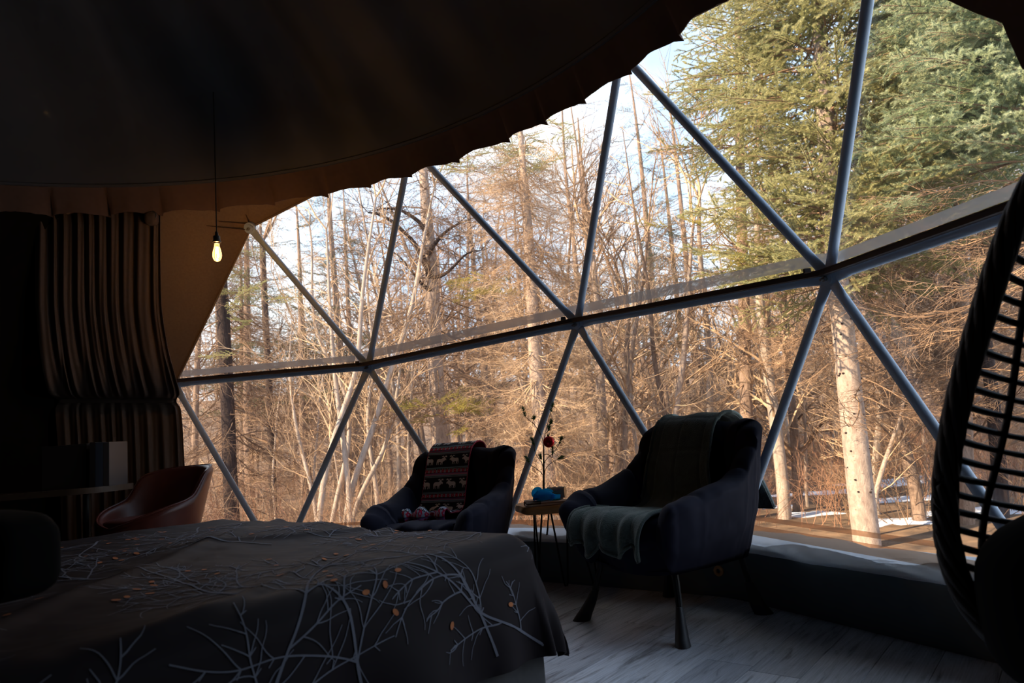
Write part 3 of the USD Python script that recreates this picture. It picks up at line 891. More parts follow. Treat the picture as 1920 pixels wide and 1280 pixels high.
def armchair(label, loc, rz, group, scale=None):
    t = thing('lounge_armchair', label, 'armchair', loc, rz, scale=scale)
    ne = 7
    tt = np.linspace(-1, 1, 241)
    tall = np.concatenate([[-1] * ne, tt, [1] * ne])
    endk = np.concatenate([np.linspace(1, 0.12, ne), 0 * tt, np.linspace(0.12, 1, ne)])
    rows = []
    for tv, e in zip(tall, endk):
        sg_ = np.sign(tv) if tv != 0 else 1
        rim = np.array([sg_ * half(tv, TX, RIMX), half(tv, TX, RIMY)])
        bot = np.array([sg_ * half(tv, TX, BOTX), half(tv, TX, BOTY)])
        zr = float(half(tv, TX, RIMZ)) + 0.006 * math.sin(tv * 26)
        th = float(half(tv, TX, THK)) * (1 + 0.06 * math.sin(tv * 31))
        pinch = 1.3 * math.exp(-((abs(tv) - .515) / .014) ** 2) + .7 * math.exp(-((abs(tv) - .60) / .012) ** 2) + .5 * math.exp(-((abs(tv) - .87) / .012) ** 2)
        zr -= 0.022 * pinch
        th *= 1 - 0.22 * pinch
        # direction into the chair
        e_ = 1e-3
        tv2 = tv - sg_ * e_
        rim2 = np.array([sg_ * half(tv2, TX, RIMX), half(tv2, TX, RIMY)])
        tg_ = (rim - rim2) * sg_
        if np.linalg.norm(tg_) < 1e-9:
            tg_ = np.array([1.0, 0])
        n = np.array([tg_[1], -tg_[0]]); n /= np.linalg.norm(n)
        if n @ (np.array([0, 0.0]) - rim) < 0:
            n = -n
        zb, rt = 0.262, th / 2
        pr = []
        for k in np.linspace(0, 1, 12):                               # outer wall
            z = zb + (zr - rt - zb) * k
            pr.append((-0.010 * math.sin(PI * min(1, k * 1.0)) - 0.018 * math.exp(-((k - .42) / .07) ** 2) * 0.5, z))
        for k in np.linspace(0, PI, 11)[1:-1]:
            pr.append((rt - rt * math.cos(k) * 1.06, zr - rt + rt * math.sin(k)))
        for k in np.linspace(0, 1, 14):
            z = (zr - rt) + (0.36 - (zr - rt)) * k
            b = 0.018 * math.sin(PI * min(1, k * 1.15)) - 0.010 * math.exp(-((k - .30) / .06) ** 2)
            arm = math.exp(-((abs(tv) - .80) / .05) ** 2) * math.exp(-((k - .40) / .16) ** 2)
            ad = math.hypot((abs(tv) - .80) / .05, (k - .40) / .16)
            an = math.atan2((k - .40) / .16, (abs(tv) - .80) / .05)
            arm = arm + .22 * math.cos(7 * an + 1) * math.exp(-((ad - 1.1) / .7) ** 2)
            pr.append((th + b - 0.060 * arm, z))
        pr = np.array(pr)
        if e > 0:
            cen = np.array([th * .5, (zr + zb) / 2 + .05])
            pr = cen + (pr - cen) * math.sqrt(max(0, 1 - (e * .96) ** 2))
        r3 = []
        for d, z in pr:
            k = (z - zb) / (0.885 - zb) if abs(tv) < .5 else (z - zb) / (zr - zb)
            o = bot + (rim - bot) * np.clip(k, 0, 1.1) ** 0.85
            p2 = o + n * d
            r3.append([p2[0], p2[1] - (0.07 * e if e > 0 else 0), z])
        rows.append(r3)
    P = np.array(rows)
    P = P + 0.012 * fbm(P * 11, 3, 4)[..., None] * np.array([1, 1, .5])
    ctrp = P.mean((0, 1))
    f = grid_faces(*P.shape[:2], wrap_v=True)
    n1, n2 = P.shape[:2]
    v = P.reshape(-1, 3)
    caps = [[0, i, i + 1] for i in range(1, n2 - 1)] + [[(n1 - 1) * n2, (n1 - 1) * n2 + i + 1, (n1 - 1) * n2 + i] for i in range(1, n2 - 1)]
    mb = MB().add(v, f); mb.f.append(np.array(caps))
    tm = trimesh.Trimesh(*mb.get(), process=False)
    if tm.volume < 0:
        tm.invert()
    shell = obj('padded_shell', tm, M['navy'], t, smooth=70)
    for sx in (-1, 1):                                                # buttons that pull the tufts in
        c = trimesh.creation.icosphere(2, 0.014); c.apply_scale((.6, 1, 1)); c.apply_translation((sx * 0.262, -.10, .515))
        obj('button', c, M['navy'], shell)
    # back pad between the wings
    P, f = superellipsoid(0.205, 0.055, 0.235, 0.45, 0.4, 48, 28)
    k = (P[..., 2] + .235) / .47
    P[..., 1] += 0.012 * np.cos(k * 12) + 0.008 * fbm(P * 8)
    P = P + np.array([0, 0.252, 0.65]); P[..., 1] += (P[..., 2] - .65) * 0.25
    obj('back_cushion', (P.reshape(-1, 3), f), M['navy'], t, smooth=70)
    # seat pad with a ruched front edge
    P, f = superellipsoid(0.275, 0.30, 0.075, 0.5, 0.45, 72, 28)
    P[..., 2] += 0.012 * np.sin(P[..., 0] * 42 + 3 * noise(P * 4)) * smoothstep(-.02, -.28, P[..., 1]) + 0.012 * fbm(P * 7)
    P[..., 1] += 0.010 * np.sin(P[..., 0] * 36) * smoothstep(-.15, -.28, P[..., 1])
    P[..., 2] += 0.03 * smoothstep(.1, -.3, P[..., 1])
    obj('seat_cushion', ((P + np.array([0, -.06, .40])).reshape(-1, 3), f), M['navy'], t, smooth=70)
    # front apron and belly of the fabric bag
    U, W = np.meshgrid(np.linspace(-1, 1, 41), np.linspace(0, 1, 12), indexing='ij')
    X = U * (0.275 - 0.03 * W)
    Y = -0.325 + 0.055 * W + 0.03 * U ** 2 + 0.006 * np.sin(U * 19) * (1 - W)
    Z = 0.455 - (0.455 - 0.258) * W - 0.022 * (1 - U ** 2) * W + 0.05 * U ** 2 * (1 - W)
    P = np.stack([X, Y, Z], -1)
    if grid_normals(P)[20, 6, 1] > 0:
        P = P[::-1]
    obj('front_apron', sheet(P, 0.01), M['navy'], t, smooth=60)
    U, W = np.meshgrid(np.linspace(-1, 1, 25), np.linspace(0, 1, 16), indexing='ij')
    P = np.stack([U * (0.25 + .03 * np.sin(PI * W)), -0.27 + 0.52 * W, 0.268 - 0.022 * (1 - U ** 2) * (1 - .3 * W)], -1)
    if grid_normals(P)[12, 8, 2] > 0:
        P = P[::-1]
    obj('underside', sheet(P, 0.008), M['navy'], t, smooth=60)
    for sx in (-1, 1):
        for sy, yb in ((-1, -.235), (1, .20)):
            pts = spline([(sx * .215, yb, .34), (sx * .232, yb + sy * .01, .26), (sx * (.258 - .01 * (sy > 0)), yb + sy * .035 * (1 - .4 * (sy > 0)), .15), (sx * (.30 - .025 * (sy > 0)), yb + sy * .085 * (1 - .5 * (sy > 0)), .03)], 12)
            leg = obj('leg', MB().tube(pts, 0.0145, 10).get(), M['black_metal'], t)
            a = pts[7:]
            mb = MB()
            n_ = 9
            ft = spline(a, n_)
            ft = np.vstack([ft, ft[-1] + (sx * .012, sy * .012, -ft[-1][2])])
            w = np.concatenate([np.linspace(.0190, .036, n_), [.042]])
            d = np.array([sx * .6, sy * .8, 0]); d /= np.linalg.norm(d)
            q = np.arange(12) / 12 * 2 * PI
            s2 = np.array([-d[1], d[0], 0])
            vv = ft[:, None] + w[:, None, None] * (np.cos(q)[None, :, None] * d * 1.05 + np.sin(q)[None, :, None] * s2 * .78)
            vv[-1, :, 2] = 0.0
            ff = grid_faces(len(ft), 12, wrap_v=True)
            mb.add(vv.reshape(-1, 3), ff[:, ::-1] if sx * sy > 0 else ff)
            e = (len(ft) - 1) * 12
            mb.f.append(np.array([(e, e + i, e + i + 1) for i in range(1, 11)] + [(0, i + 1, i) for i in range(1, 11)]))
            tm = trimesh.Trimesh(*mb.get(), process=False)
            if tm.volume < 0:
                tm.invert()
            obj('rubber_foot', tm, M['black_rubber'], leg)
    return t


CH2 = (np.array([0.805, 4.18, 0]) * S * np.array([1, 1, 0]), math.atan2(-.82, .57))
CH2 = (np.array([0.675, 3.36, 0.0]), -math.radians(54))
CH1 = (np.array([-0.465, 4.06, 0.0]), -math.radians(24))
armchair('navy padded armchair with the dark green plush throw over its back', CH2[0], CH2[1], None)
armchair('navy padded armchair behind the bed with the moose blanket over its back', CH1[0], CH1[1], None, 0.95)


def throw_path(pts, n):
    return spline(pts, n)


def to_world(P, chair):
    return P @ rotz(chair[1]).T * (0.95 if chair is CH1 else 1.0) + chair[0]


# dark green plush throw: behind the back, over it, down to the seat and over the seat's front edge
YZ = np.array([(.400, .46), (.418, .60), (.435, .78), (.430, .895), (.375, .920), (.275, .895), (.195, .76), (.145, .62), (.115, .525), (.06, .492), (-.05, .490), (-.19, .507), (-.30, .512), (-.368, .485), (-.392, .41), (-.385, .365)])
nv_, nu_ = 150, 70
pth = spline(YZ, nv_)
sv = np.linspace(0, 1, nv_)
wid = PchipInterpolator([0, .2, .32, .5, .58, .66, .8, .9, 1], [.19, .19, .185, .195, .21, .22, .225, .235, .22])(sv)
xc = PchipInterpolator([0, .25, .5, .7, 1], [.12, -.03, -.045, -.03, -.02])(sv)
tgp = np.gradient(pth, axis=0); tgp /= np.linalg.norm(tgp, axis=1, keepdims=True)
npv = np.stack([-tgp[:, 1], tgp[:, 0]], 1)
npv *= -1
if npv[int(nv_ * .3), 1] < 0:
    npv = -npv
U = np.linspace(-1, 1, nu_)
P = np.zeros((nv_, nu_, 3))
for j in range(nv_):
    x = xc[j] + U * wid[j]
    q = np.stack([x * 5, 0 * x + sv[j] * 8, 0 * x], 1)
    o = 0.018 * fbm(q, 3, 12) + 0.004 * np.sin(U * 5 + sv[j] * 3)
    hemw = smoothstep(.86, 1.0, sv[j])
    o = o + hemw * (0.018 * np.sin(U * 13 + 1.0) + .012)
    # quilted stitch lines
    line_ = np.exp(-((U[:, None] - np.array([-.75, -.05, .7])) / .03) ** 2).sum(1) + np.exp(-((sv[j] - np.array([.22, .36, .47])) / .004) ** 2).sum()
    o = o - 0.007 * np.minimum(line_, 1)
    z_extra = hemw * 0.028 * np.sin(U * 8 + 2.2) * np.where(sv[j] > .9, 1, .3)
    P[j] = np.stack([x, pth[j, 0] + npv[j, 0] * (0.012 + o), pth[j, 1] + npv[j, 1] * (0.012 + o) + z_extra], 1)
N_ = grid_normals(P)
if N_[int(nv_ * .3), 35, 2] < 0:
    P = P[:, ::-1]
thr = obj('plush_throw', sheet(to_world(P, CH2), 0.012), M['sherpa'], smooth=60, label='dark green quilted plush throw draped over the right armchair down onto its seat', cat='throw')
hm = MB()
for e in (0, -1):
    hm.tube(to_world(P[:, e], CH2), 0.009, 6)
hm.tube(to_world(P[-1], CH2), 0.010, 6); hm.tube(to_world(P[0], CH2), 0.009, 6)
obj('hem', hm.get(), M['sherpa'], thr, smooth=60)

# printed moose blanket
YZ = np.array([(.435, .70), (.445, .80), (.440, .90), (.385, .922), (.275, .895), (.195, .76), (.145, .62), (.115, .525), (.06, .495), (.0, .495), (-.055, .508), (-.085, .528), (-.095, .505), (-.08, .49)])
nv_, nu_ = 300, 220
pth = spline(YZ, nv_)
arc = np.concatenate([[0], np.cumsum(np.linalg.norm(np.diff(pth, axis=0), axis=1))])
tgp = np.gradient(pth, axis=0); tgp /= np.linalg.norm(tgp, axis=1, keepdims=True)
npv = np.stack([tgp[:, 1], -tgp[:, 0]], 1)
k0 = int(np.argmax(pth[:, 1]))
if npv[k0, 1] < 0:
    npv = -npv
U = np.linspace(-1, 1, nu_)
sv = np.linspace(0, 1, nv_)
WH = 0.160
P = np.zeros((nv_, nu_, 3))
for j in range(nv_):
    k = smoothstep(.60, .95, sv[j])
    x = -0.085 + U * (WH + .012 * k) - 0.030 * k
    q = np.stack([x * 7, 0 * x + sv[j] * 7, 0 * x], 1)
    o = 0.012 * fbm(q, 3, 31) + k * (0.022 * np.sin(U * 7 + 2) + 0.028 * np.exp(-((U + .72 - .1 * k) / .10) ** 2))
    P[j] = np.stack([x, pth[j, 0] + npv[j, 0] * (.012 + o), pth[j, 1] + npv[j, 1] * (.012 + o)], 1)
if grid_normals(P)[k0, 100, 2] < 0:
    P = P[:, ::-1]


def poly_in(poly, X, Y):
    return contains_xy(poly, X, Y)


MOOSE = unary_union([
    sg.Polygon([(.20, .46), (.28, .60), (.40, .70), (.52, .64), (.72, .66), (.90, .60), (.95, .48), (.90, .36), (.70, .32), (.45, .30), (.32, .34)]),   # body with its hump
    sg.Polygon([(.40, .70), (.30, .78), (.20, .74), (.05, .60), (.02, .52), (.07, .47), (.15, .52), (.20, .42), (.24, .50), (.36, .42)]),               # head
    sg.Polygon([(.32, .40), (.36, .22), (.34, .03), (.40, .03), (.43, .22), (.46, .36)]), sg.Polygon([(.42, .36), (.50, .20), (.50, .03), (.56, .03), (.56, .22), (.54, .36)]),
    sg.Polygon([(.74, .38), (.76, .22), (.72, .03), (.78, .03), (.83, .22), (.86, .40)]), sg.Polygon([(.84, .44), (.90, .22), (.88, .03), (.94, .03), (.96, .24), (.95, .46)]),
    sg.Polygon([(.24, .76), (.16, .82), (.02, .80), (-.02, .90), (.05, .87), (.05, .97), (.11, .89), (.15, .99), (.19, .89), (.25, .84), (.29, .78)]),     # antlers
    sg.Polygon([(.28, .76), (.36, .84), (.48, .82), (.54, .92), (.46, .89), (.45, .98), (.40, .90), (.35, .99), (.32, .87), (.26, .80)])])
NAVY, BLACK = (.016, .020, .036), (.010, .010, .014)
WHITE, GREY, TEAL, PURPLE, RED, PINK = (.80, .80, .84), (.42, .48, .60), (.24, .42, .52), (.36, .15, .40), (.58, .02, .07), (.60, .22, .38)
PER = 0.158
UU, AA = np.meshgrid((U + 1) / 2 * 2 * WH, arc, indexing='xy')
a0 = arc[k0] + 0.020
vph = ((AA - a0) / PER) % 1.0
col = np.zeros((nv_, nu_, 3)) + NAVY


def band(a, b, c):
    col[(vph >= a) & (vph < b)] = c


band(.385, .425, TEAL); band(.44, .455, GREY)
band(.47, .485, BLACK); band(.485, .60, GREY); band(.60, .62, BLACK)
band(.635, .665, PURPLE); band(.68, .705, PINK); band(.72, .765, TEAL); band(.78, .80, GREY)
fx = (UU / .0300) % 1.0
dots = (vph >= .455) & (vph < .470) & ((UU / .008) % 1 < .5)
col[dots] = WHITE
fy = (vph - .5425) * PER / .0300
for k in range(6):
    cx_, cy_ = .5 + .24 * math.cos(k * PI / 3), .24 * math.sin(k * PI / 3)
    col[(np.hypot(fx - cx_, fy - cy_) < .14) & (vph > .47) & (vph < .62)] = RED
mw, cell = .050, 0.100 / 1.0
mrow = (vph < .36) | (vph > .82)
vy = np.where(vph > .82, vph - 1, vph)
cellx = (UU + .030) / .095
cx_ = cellx % 1.0
flip = (np.floor(cellx).astype(int) % 3) == 1
mx = (cx_ * .095 - .010) / .075
mx = np.where(flip, 1 - mx, mx)
my = 1 - (vy + .14) * PER / .068 - .02
col[poly_in(MOOSE, mx, my) & mrow] = WHITE
edge_c = (np.abs(U)[None] > .975) | (sv[:, None] > .985) | (sv[:, None] < .02)
chk = ((np.floor(UU / .010) + np.floor(AA / .010)) % 2 == 0)
col[edge_c & chk] = RED
col[edge_c & ~chk] = PINK
v, f = sheet(to_world(P, CH1), 0.008)
if P[k0, 0, 0] > 0:
    pass
tint = np.vstack([col.reshape(-1, 3), np.tile(np.array([RED]), (nv_ * nu_, 1)) * .6])
obj('moose_blanket', (v, f), M['moose'], smooth=True, tint=tint, label='fleece blanket printed with rows of white moose, draped over the armchair behind the bed', cat='blanket')

# ------------------------------------------------------------------ side table and what stands on it
tz = 0.485
TT = pix(1018, 945, 4.20)
outline = []
tr_ = pix(970, 950, 4.20)[0]
cx0, cy0 = tr_ + 0.235, 4.17
rng = np.random.default_rng(3)
for k in range(48):
    a = k / 48 * 2 * PI
    r = (abs(math.cos(a) / .245) ** 3.2 + abs(math.sin(a) / .19) ** 3.2) ** (-1 / 3.2)
    r *= 1 + 0.05 * math.sin(3 * a + 1) + 0.025 * math.sin(7 * a)
    outline.append((cx0 + r * math.cos(a + .1), cy0 + r * math.sin(a + .1)))
o2 = np.array(outline); cen = o2.mean(0)
tab = thing('side_table', 'small live-edge wooden side table on black hairpin legs between the two armchairs', 'side table', (cx0, cy0, 0))
lv = [(0.93, -.044), (0.985, -.038), (1.0, -.02), (.985, -.006), (.97, 0.0)]
v = np.vstack([np.c_[(o2 - cen) * s + cen - (cx0, cy0), np.full(48, tz + h)] for s, h in lv])
f = [tuple(x) for x in grid_faces(5, 48, wrap_v=True)]
n_ = len(v); v = np.vstack([v, [[*(cen - (cx0, cy0)), tz - .044], [*(cen - (cx0, cy0)), tz]]])
tri = [(n_, (i + 1) % 48, i) for i in range(48)] + [(n_ + 1, 4 * 48 + i, 4 * 48 + (i + 1) % 48) for i in range(48)]
mb = MB().add(v, f); mb.f.append(np.array(tri))
tm = trimesh.Trimesh(*mb.get(), process=False)
if tm.volume < 0:
    tm.invert()
obj('slab_top', tm, M['live_edge'], tab, smooth=35)
for (fx_, fy_), dx in (((pix(1062, 1100, 4.14)[0], 4.14), .032), ((pix(1017, 1088, 4.40)[0], 4.36), .03), ((pix(1120, 1117, 3.93)[0], 3.93), .03), ((pix(1003, 1068, 4.30)[0], 4.10), .028)):
    b = np.array([fx_ - cx0, fy_ - cy0, 0.006])
    tcen = np.array([(b[0]) * .72, (b[1]) * .72, tz - .044])
    sx = np.array([-b[1], b[0], 0]); sx /= np.linalg.norm(sx)
    w = .055
    pts = np.vstack([np.linspace(tcen - sx * w, b - sx * .012 + (0, 0, .02), 10), b + (0, 0, 0.002) - sx * .006, b + (0, 0, 0.002) + sx * .006, np.linspace(b + sx * .012 + (0, 0, .02), tcen + sx * w, 10)])
    leg = obj('hairpin_leg', MB().tube(pts, 0.0055, 8).get(), M['black_metal'], tab)
    obj('mounting_plate', MB().box((.13, .04, .004), tcen + (0, 0, -.002), M=np.stack([sx, np.cross([0, 0, 1], sx), [0, 0, 1]], 1)).get(), M['black_metal'], leg)

yy = 4.10


def board(name, x0, x1, y, z, dy, h, rz, label, mt='board'):
    mb = MB().box((x1 - x0, dy, h), ((x0 + x1) / 2, y, z + h / 2), bevel=.003)
    v, f = mb.get()
    c = np.array([(x0 + x1) / 2, y, 0])
    return obj(name, ((v - c) @ rotz(rz).T + c, f), M[mt], smooth=20, label=label, cat='board')


X = lambda px: pix(px, 940, yy)[0]
board('thin_board', X(984), X(1068), yy - .05, tz + .0005, .12, .011, .03, 'thin reddish wooden board lying lowest on the side table at the front')
board('thin_board', X(982), X(1058), yy + .07, tz + .0005, .10, .022, -.04, 'thicker pale board lying at the back of the side table')
board('thin_board', X(986), X(1012), yy - .05, tz + .0120, .10, .009, .12, 'short dark offcut lying on the front board at the left end of the side table', 'bark_strip')
board('thin_board', X(1014), X(1072), yy - .045, tz + .0120, .105, .010, -.03, 'long brown board lying on the front board, beside the green sprig')
# log with a sawn end
lc = np.array([X(1053), yy + .05, tz + .024 + .034])
mb = MB()
lp = np.linspace(lc - (.075, -.01, 0), lc + (.028, -.02, 0), 12)
mb.tube(lp, .034 + .0015 * np.sin(np.arange(12) * 1.7), 20)
lg = obj('birch_log', mb.get(), M['birch'], smooth=50, label='short birch log with a sawn orange end lying on the side table', cat='log')
T = trimesh.geometry.align_vectors([0, 0, 1], lp[-1] - lp[-2])
mb = MB()
for r, h in ((.0335, .002), (.026, .0026), (.018, .0032), (.010, .0038)):
    c = trimesh.creation.cylinder(radius=r, height=h, sections=24)
    mb.add(np.array(c.vertices) @ T[:3, :3].T + lp[-1], c.faces)
obj('sawn_end', mb.get(), M['cut_wood'], lg)
# blue cloth wrapped round the foot of the little tree
bc = np.array([X(1021), yy + .0, tz + .030])
P, f = superellipsoid(.062, .052, .034, .9, .9, 90, 50)
q = P * 26
P = P * (1 + .38 * fbm(q, 3, 6)[..., None] + .16 * np.sin(P[..., 0:1] * 90 + P[..., 2:3] * 120 + 5 * fbm(P * 20)[..., None]))
P = P + bc
P[..., 2] = np.maximum(P[..., 2], tz + .0230 + 0.0004 * np.arange(50)[None])
mb = MB().add(P.reshape(-1, 3), f)
for pts, w in (([(-.045, -.02, .0), (-.04, -.045, .022), (0, -.052, .034), (.04, -.045, .020), (.05, -.02, -.002)], .017), ([(-.05, 0, .01), (-.03, -.03, .035), (.01, -.028, .046), (.045, -.01, .03)], .015),
               ([(-.04, .01, .02), (-.052, -.01, .046), (-.036, -.02, .058), (-.022, -.01, .04)], .016), ([(.03, -.03, .01), (.062, -.045, .008), (.092, -.05, .004)], .018)):
    c = spline(np.array(pts) + bc, 16)
    t_ = np.gradient(c, axis=0); t_ /= np.linalg.norm(t_, axis=1, keepdims=True)
    s_2 = np.cross(t_, [0, 1, 0]); s_2 /= np.linalg.norm(s_2, axis=1, keepdims=True)
    g_ = np.stack([c + s_2 * w * k + np.cross(s_2, t_) * .006 * (1 - k * k) for k in np.linspace(-1, 1, 7)], 1)
    g_[..., 2] = np.maximum(g_[..., 2], tz + .0232)
    mb.add(*sheet(g_, .003))
obj('blue_cloth', mb.get(), M['blue_cloth'], smooth=50, label='bright blue cloth bundled round the foot of the little pine', cat='cloth')
sp_ = np.array([X(1043), yy - .06, tz + .0225])
rng = np.random.default_rng(8)


def tuft(mb, at, d, n, L, spread, w=.0009):
    d = d / np.linalg.norm(d)
    for _ in range(n):
        q = d + rng.normal(0, spread, 3); q /= np.linalg.norm(q)
        b = at - d * rng.uniform(0, L * .5)
        e = b + q * L * rng.uniform(.7, 1.1)
        s = np.cross(q, rng.normal(0, 1, 3)); s /= np.linalg.norm(s)
        u = np.cross(q, s)
        mb.add([b + s * w, b - s * w * .5 + u * w * .87, b - s * w * .5 - u * w * .87, e], [(0, 1, 3), (1, 2, 3), (2, 0, 3), (0, 2, 1)])


mb = MB()
for k in range(5):
    tuft(mb, sp_ + (.008 * k - .016, 0, .004), np.array([1, rng.normal(0, .6), .1]), 14, .022, .25)
v, f = mb.get(); v[:, 2] = np.maximum(v[:, 2], sp_[2])
obj('fir_sprig', (v, f), M['green_needle'], smooth=False, label='tiny green sprig lying on the boards of the side table', cat='sprig')
# the little pine
YT = yy
tree = thing('little_pine', 'spindly artificial pine with one red bauble standing in the blue cloth', 'artificial tree', (X(1019), YT, tz + .024))
o_ = np.array([X(1019), YT, tz + .024])
px3 = lambda x, y, dy=0.0: pix(x, y, YT + dy) - o_
stem = spline([px3(1019.5, 917), px3(1019.5, 890), px3(1019.5, 850), px3(1019.5, 832)], 14)
stem[0, 2] = 0
obj('stem', MB().tube(stem, np.linspace(.0065, .0036, 14), 8).get(), M['twig_brown'], tree)
BR = [([(1019, 835), (1014, 815), (1008, 804), (998, 792), (988, 784), (981, 766)], 0, (-.3, 0, 1)), ([(1002, 796), (1001, 790), (1001, 783)], 0.0, (.2, 0, 1)),
      ([(1019, 832), (1023, 810), (1028, 790), (1033, 770), (1036, 760)], -.02, (.4, 0, 1)), ([(1026, 800), (1029, 797), (1033, 790)], -.02, (.3, 0, 1)), ([(1024, 812), (1027, 808), (1029, 802)], -.02, (.3, 0, 1)),
      ([(1018, 882), (1012, 862), (1004, 850), (1001, 832), (998, 824)], .02, (-.4, 0, 1)), ([(1017, 890), (1008, 880), (996, 872), (988, 858)], .03, (-.7, 0, .7)),
      ([(1019, 880), (1016, 868), (1013, 855)], .03, (-.1, 0, 1)), ([(1021, 890), (1025, 876), (1036, 866), (1053, 857)], -.03, (.9, 0, .45)),
      ([(1021, 868), (1027, 858), (1036, 850), (1045, 838), (1053, 822)], .02, (.5, 0, .8)), ([(1020, 853), (1028, 852), (1033, 856), (1036, 840)], -.03, (.2, 0, 1))]

for pts, dy, d in BR:
    c = spline([px3(x, y, dy * k / (len(pts) - 1)) for k, (x, y) in enumerate(pts)], 16)
    br = obj('branch', MB().tube(c, np.linspace(.0022, .0014, 16), 6).get(), M['twig_brown'], tree)
    mb = MB()
    e = c[-1]
    tuft(mb, e, np.array(d), 60, .036, .40, .0013)
    tuft(mb, e - (e - c[-4]) * .6, np.array(d), 34, .030, .45, .0013)
    obj('needle_tuft', mb.get(), M['green_needle'], br, smooth=False)
bc = pix(1029, 828, YT - .035)
ball = thing('bauble', 'shiny red bauble hanging on the little pine', 'bauble', bc)
c = trimesh.creation.icosphere(4, .034)
obj('ball', c, M['ornament'], ball, smooth=True)
c = trimesh.creation.cylinder(radius=.008, height=.012, sections=16); c.apply_translation((0, 0, .037))
cap = obj('cap', c, M['gold'], ball)
a = np.linspace(0, 2 * PI, 20)
obj('loop', MB().tube(np.c_[.005 * np.cos(a), 0 * a, .047 + .006 * np.sin(a)], .0008, 5).get(), M['gold'], cap)

# ------------------------------------------------------------------ the left: curtain, chair, desk, books
nu_, nv_ = 300, 70
prow = [  # photograph rows: y, right edge x, left edge x, distance
    (398, 300, 62, 4.42), (420, 300, 64, 4.40), (560, 302, 66, 4.44), (650, 314, 74, 4.55), (712, 330, 84, 4.60), (738, 336, 92, 4.62), (752, 330, 110, 4.66), (766, 338, 104, 4.66), (830, 343, 108, 4.66), (900, 346, 112, 4.65), (1010, 349, 116, 4.64), (1135, 352, 120, 4.60)]
prow = np.array(prow, float)
yv = np.concatenate([np.linspace(398, 735, 42), np.linspace(740, 772, 10), np.linspace(782, 1135, nv_ - 52)])
xr, xl, dd_ = (PchipInterpolator(prow[:, 0], prow[:, k])(yv) for k in (1, 2, 3))
P = np.zeros((nu_, nv_, 3))
U = np.linspace(0, 1, nu_)
rng = np.random.default_rng(17)
uk = np.concatenate([[0], np.cumsum(rng.uniform(.6, 1.5, 10))]); uk /= uk[-1]
phase = PchipInterpolator(uk, np.arange(11))(U) * 2 * PI
for j, y in enumerate(yv):
    x = xl[j] + (xr[j] - xl[j]) * U
    up = y < 745
    tie = math.exp(-((y - 752) / 16) ** 2)
    amp = (.0115 if up else .013) * (1 - .6 * tie)
    w1 = phase + (0.5 * math.sin((y - 398) / 120)) * np.sin(U * 9)
    o = amp * np.sin(w1) + .005 * np.sin(phase * 2.03 + y / 90) * (1 - tie)
    bulge = .10 * math.exp(-((y - 690) / 70) ** 2) if up else 0.0
    pinch = .014 * smoothstep(640, 740, y) * np.sin(phase * 1.5 + 1) * (y < 745)
    dist = dd_[j] + .35 * (0.5 - U) * 0 - bulge + .05 * tie - o - pinch
    for i in range(nu_):
        P[i, j] = pix(x[i], y, dist[i])
P[..., 2] = np.maximum(P[..., 2], 0.015)
if grid_normals(P)[150, 20, 1] > 0:
    P = P[::-1]
cur = obj('curtain', sheet(P, .004), M['curtain'], smooth=60, label='heavy brown curtain gathered at the left of the window, belted by a tie', cat='curtain')
jt = int(np.argmin(abs(yv - 752)))
c = P[::6, jt] + np.array([0, -.02, 0])
c = np.array([c[max(0, i - 2):i + 3].mean(0) for i in range(len(c))])
U2 = np.linspace(-1, 1, 5)
g_ = np.stack([c + np.array([0, -.006 * (1 - k * k), .018 * k]) for k in U2], 1)
if grid_normals(g_)[20, 2, 1] > 0:
    g_ = g_[::-1]
obj('tie_band', sheet(g_, .004), M['curtain'], cur)
mb = MB()
hook = pix(287, 404, 4.36)
a = np.linspace(0, 2 * PI, 24)
mb.tube(np.c_[.02 * np.cos(a), 0 * a, .028 * np.sin(a)] + hook, .004, 6)
obj('hook', mb.get(), M['bolt'], cur)
P, f = superellipsoid(.045, .035, .05, .9, .8, 40, 24)
P = P * (1 + .3 * fbm(P * 30)[..., None]) + pix(284, 410, 4.38)
obj('knot', (P.reshape(-1, 3), f), M['curtain'], cur, smooth=60)

# red leather tub chair
rc = pix(275, 985, 4.10)
tub = thing('tub_chair', 'red-brown leather tub chair at the round-cornered desk beside the curtain', 'chair', (rc[0], rc[1], 0), math.radians(-24))
U = np.linspace(-PI, PI, 97)
rows = []
for a in U:                                                          # a = 0 at the back (+y), +-pi at the front
    k = abs(a) / PI
    rim = PchipInterpolator([0, .16, .30, .42, .60, .8, 1], [.875, .87, .84, .70, .655, .605, .565])(k)
    rr_ = PchipInterpolator([0, .3, .6, 1], [.275, .275, .265, .25])(k)
    lean = PchipInterpolator([0, .35, .6, 1], [.10, .06, .03, .0])(k)
    d = np.array([math.sin(a), math.cos(a)])
    pr = [(.04, .43), (.16, .435), (.235, .46)]
    for q in np.linspace(.2, 1, 9):
        pr.append((rr_ + lean * q * .9 * ((rim - .46) / .3), .46 + (rim - .02 - .46) * q))
    hi_ = pr[-1]
    pr += [(hi_[0] - .012, rim), (hi_[0] - .030, rim - .002), (hi_[0] - .042, rim - .02)]
    for q in np.linspace(.85, .12, 8):
        pr.append((rr_ - .045 + lean * q * .9 * ((rim - .46) / .3), .555 + (rim - .03 - .555) * q))
    pr += [(.185, .552), (.10, .562), (.03, .565)]
    rows.append([[d[0] * r, d[1] * r, z] for r, z in pr])
P = np.array(rows)
mb = MB().add(P.reshape(-1, 3), grid_faces(*P.shape[:2]))
tm = trimesh.Trimesh(*mb.get(), process=False)
if tm.face_normals[tm.triangles_center[:, 2].argmax()][2] < 0:
    tm.invert()
obj('shell', tm, M['leather'], tub, smooth=50)
k = np.array([p[-4] for p in rows])
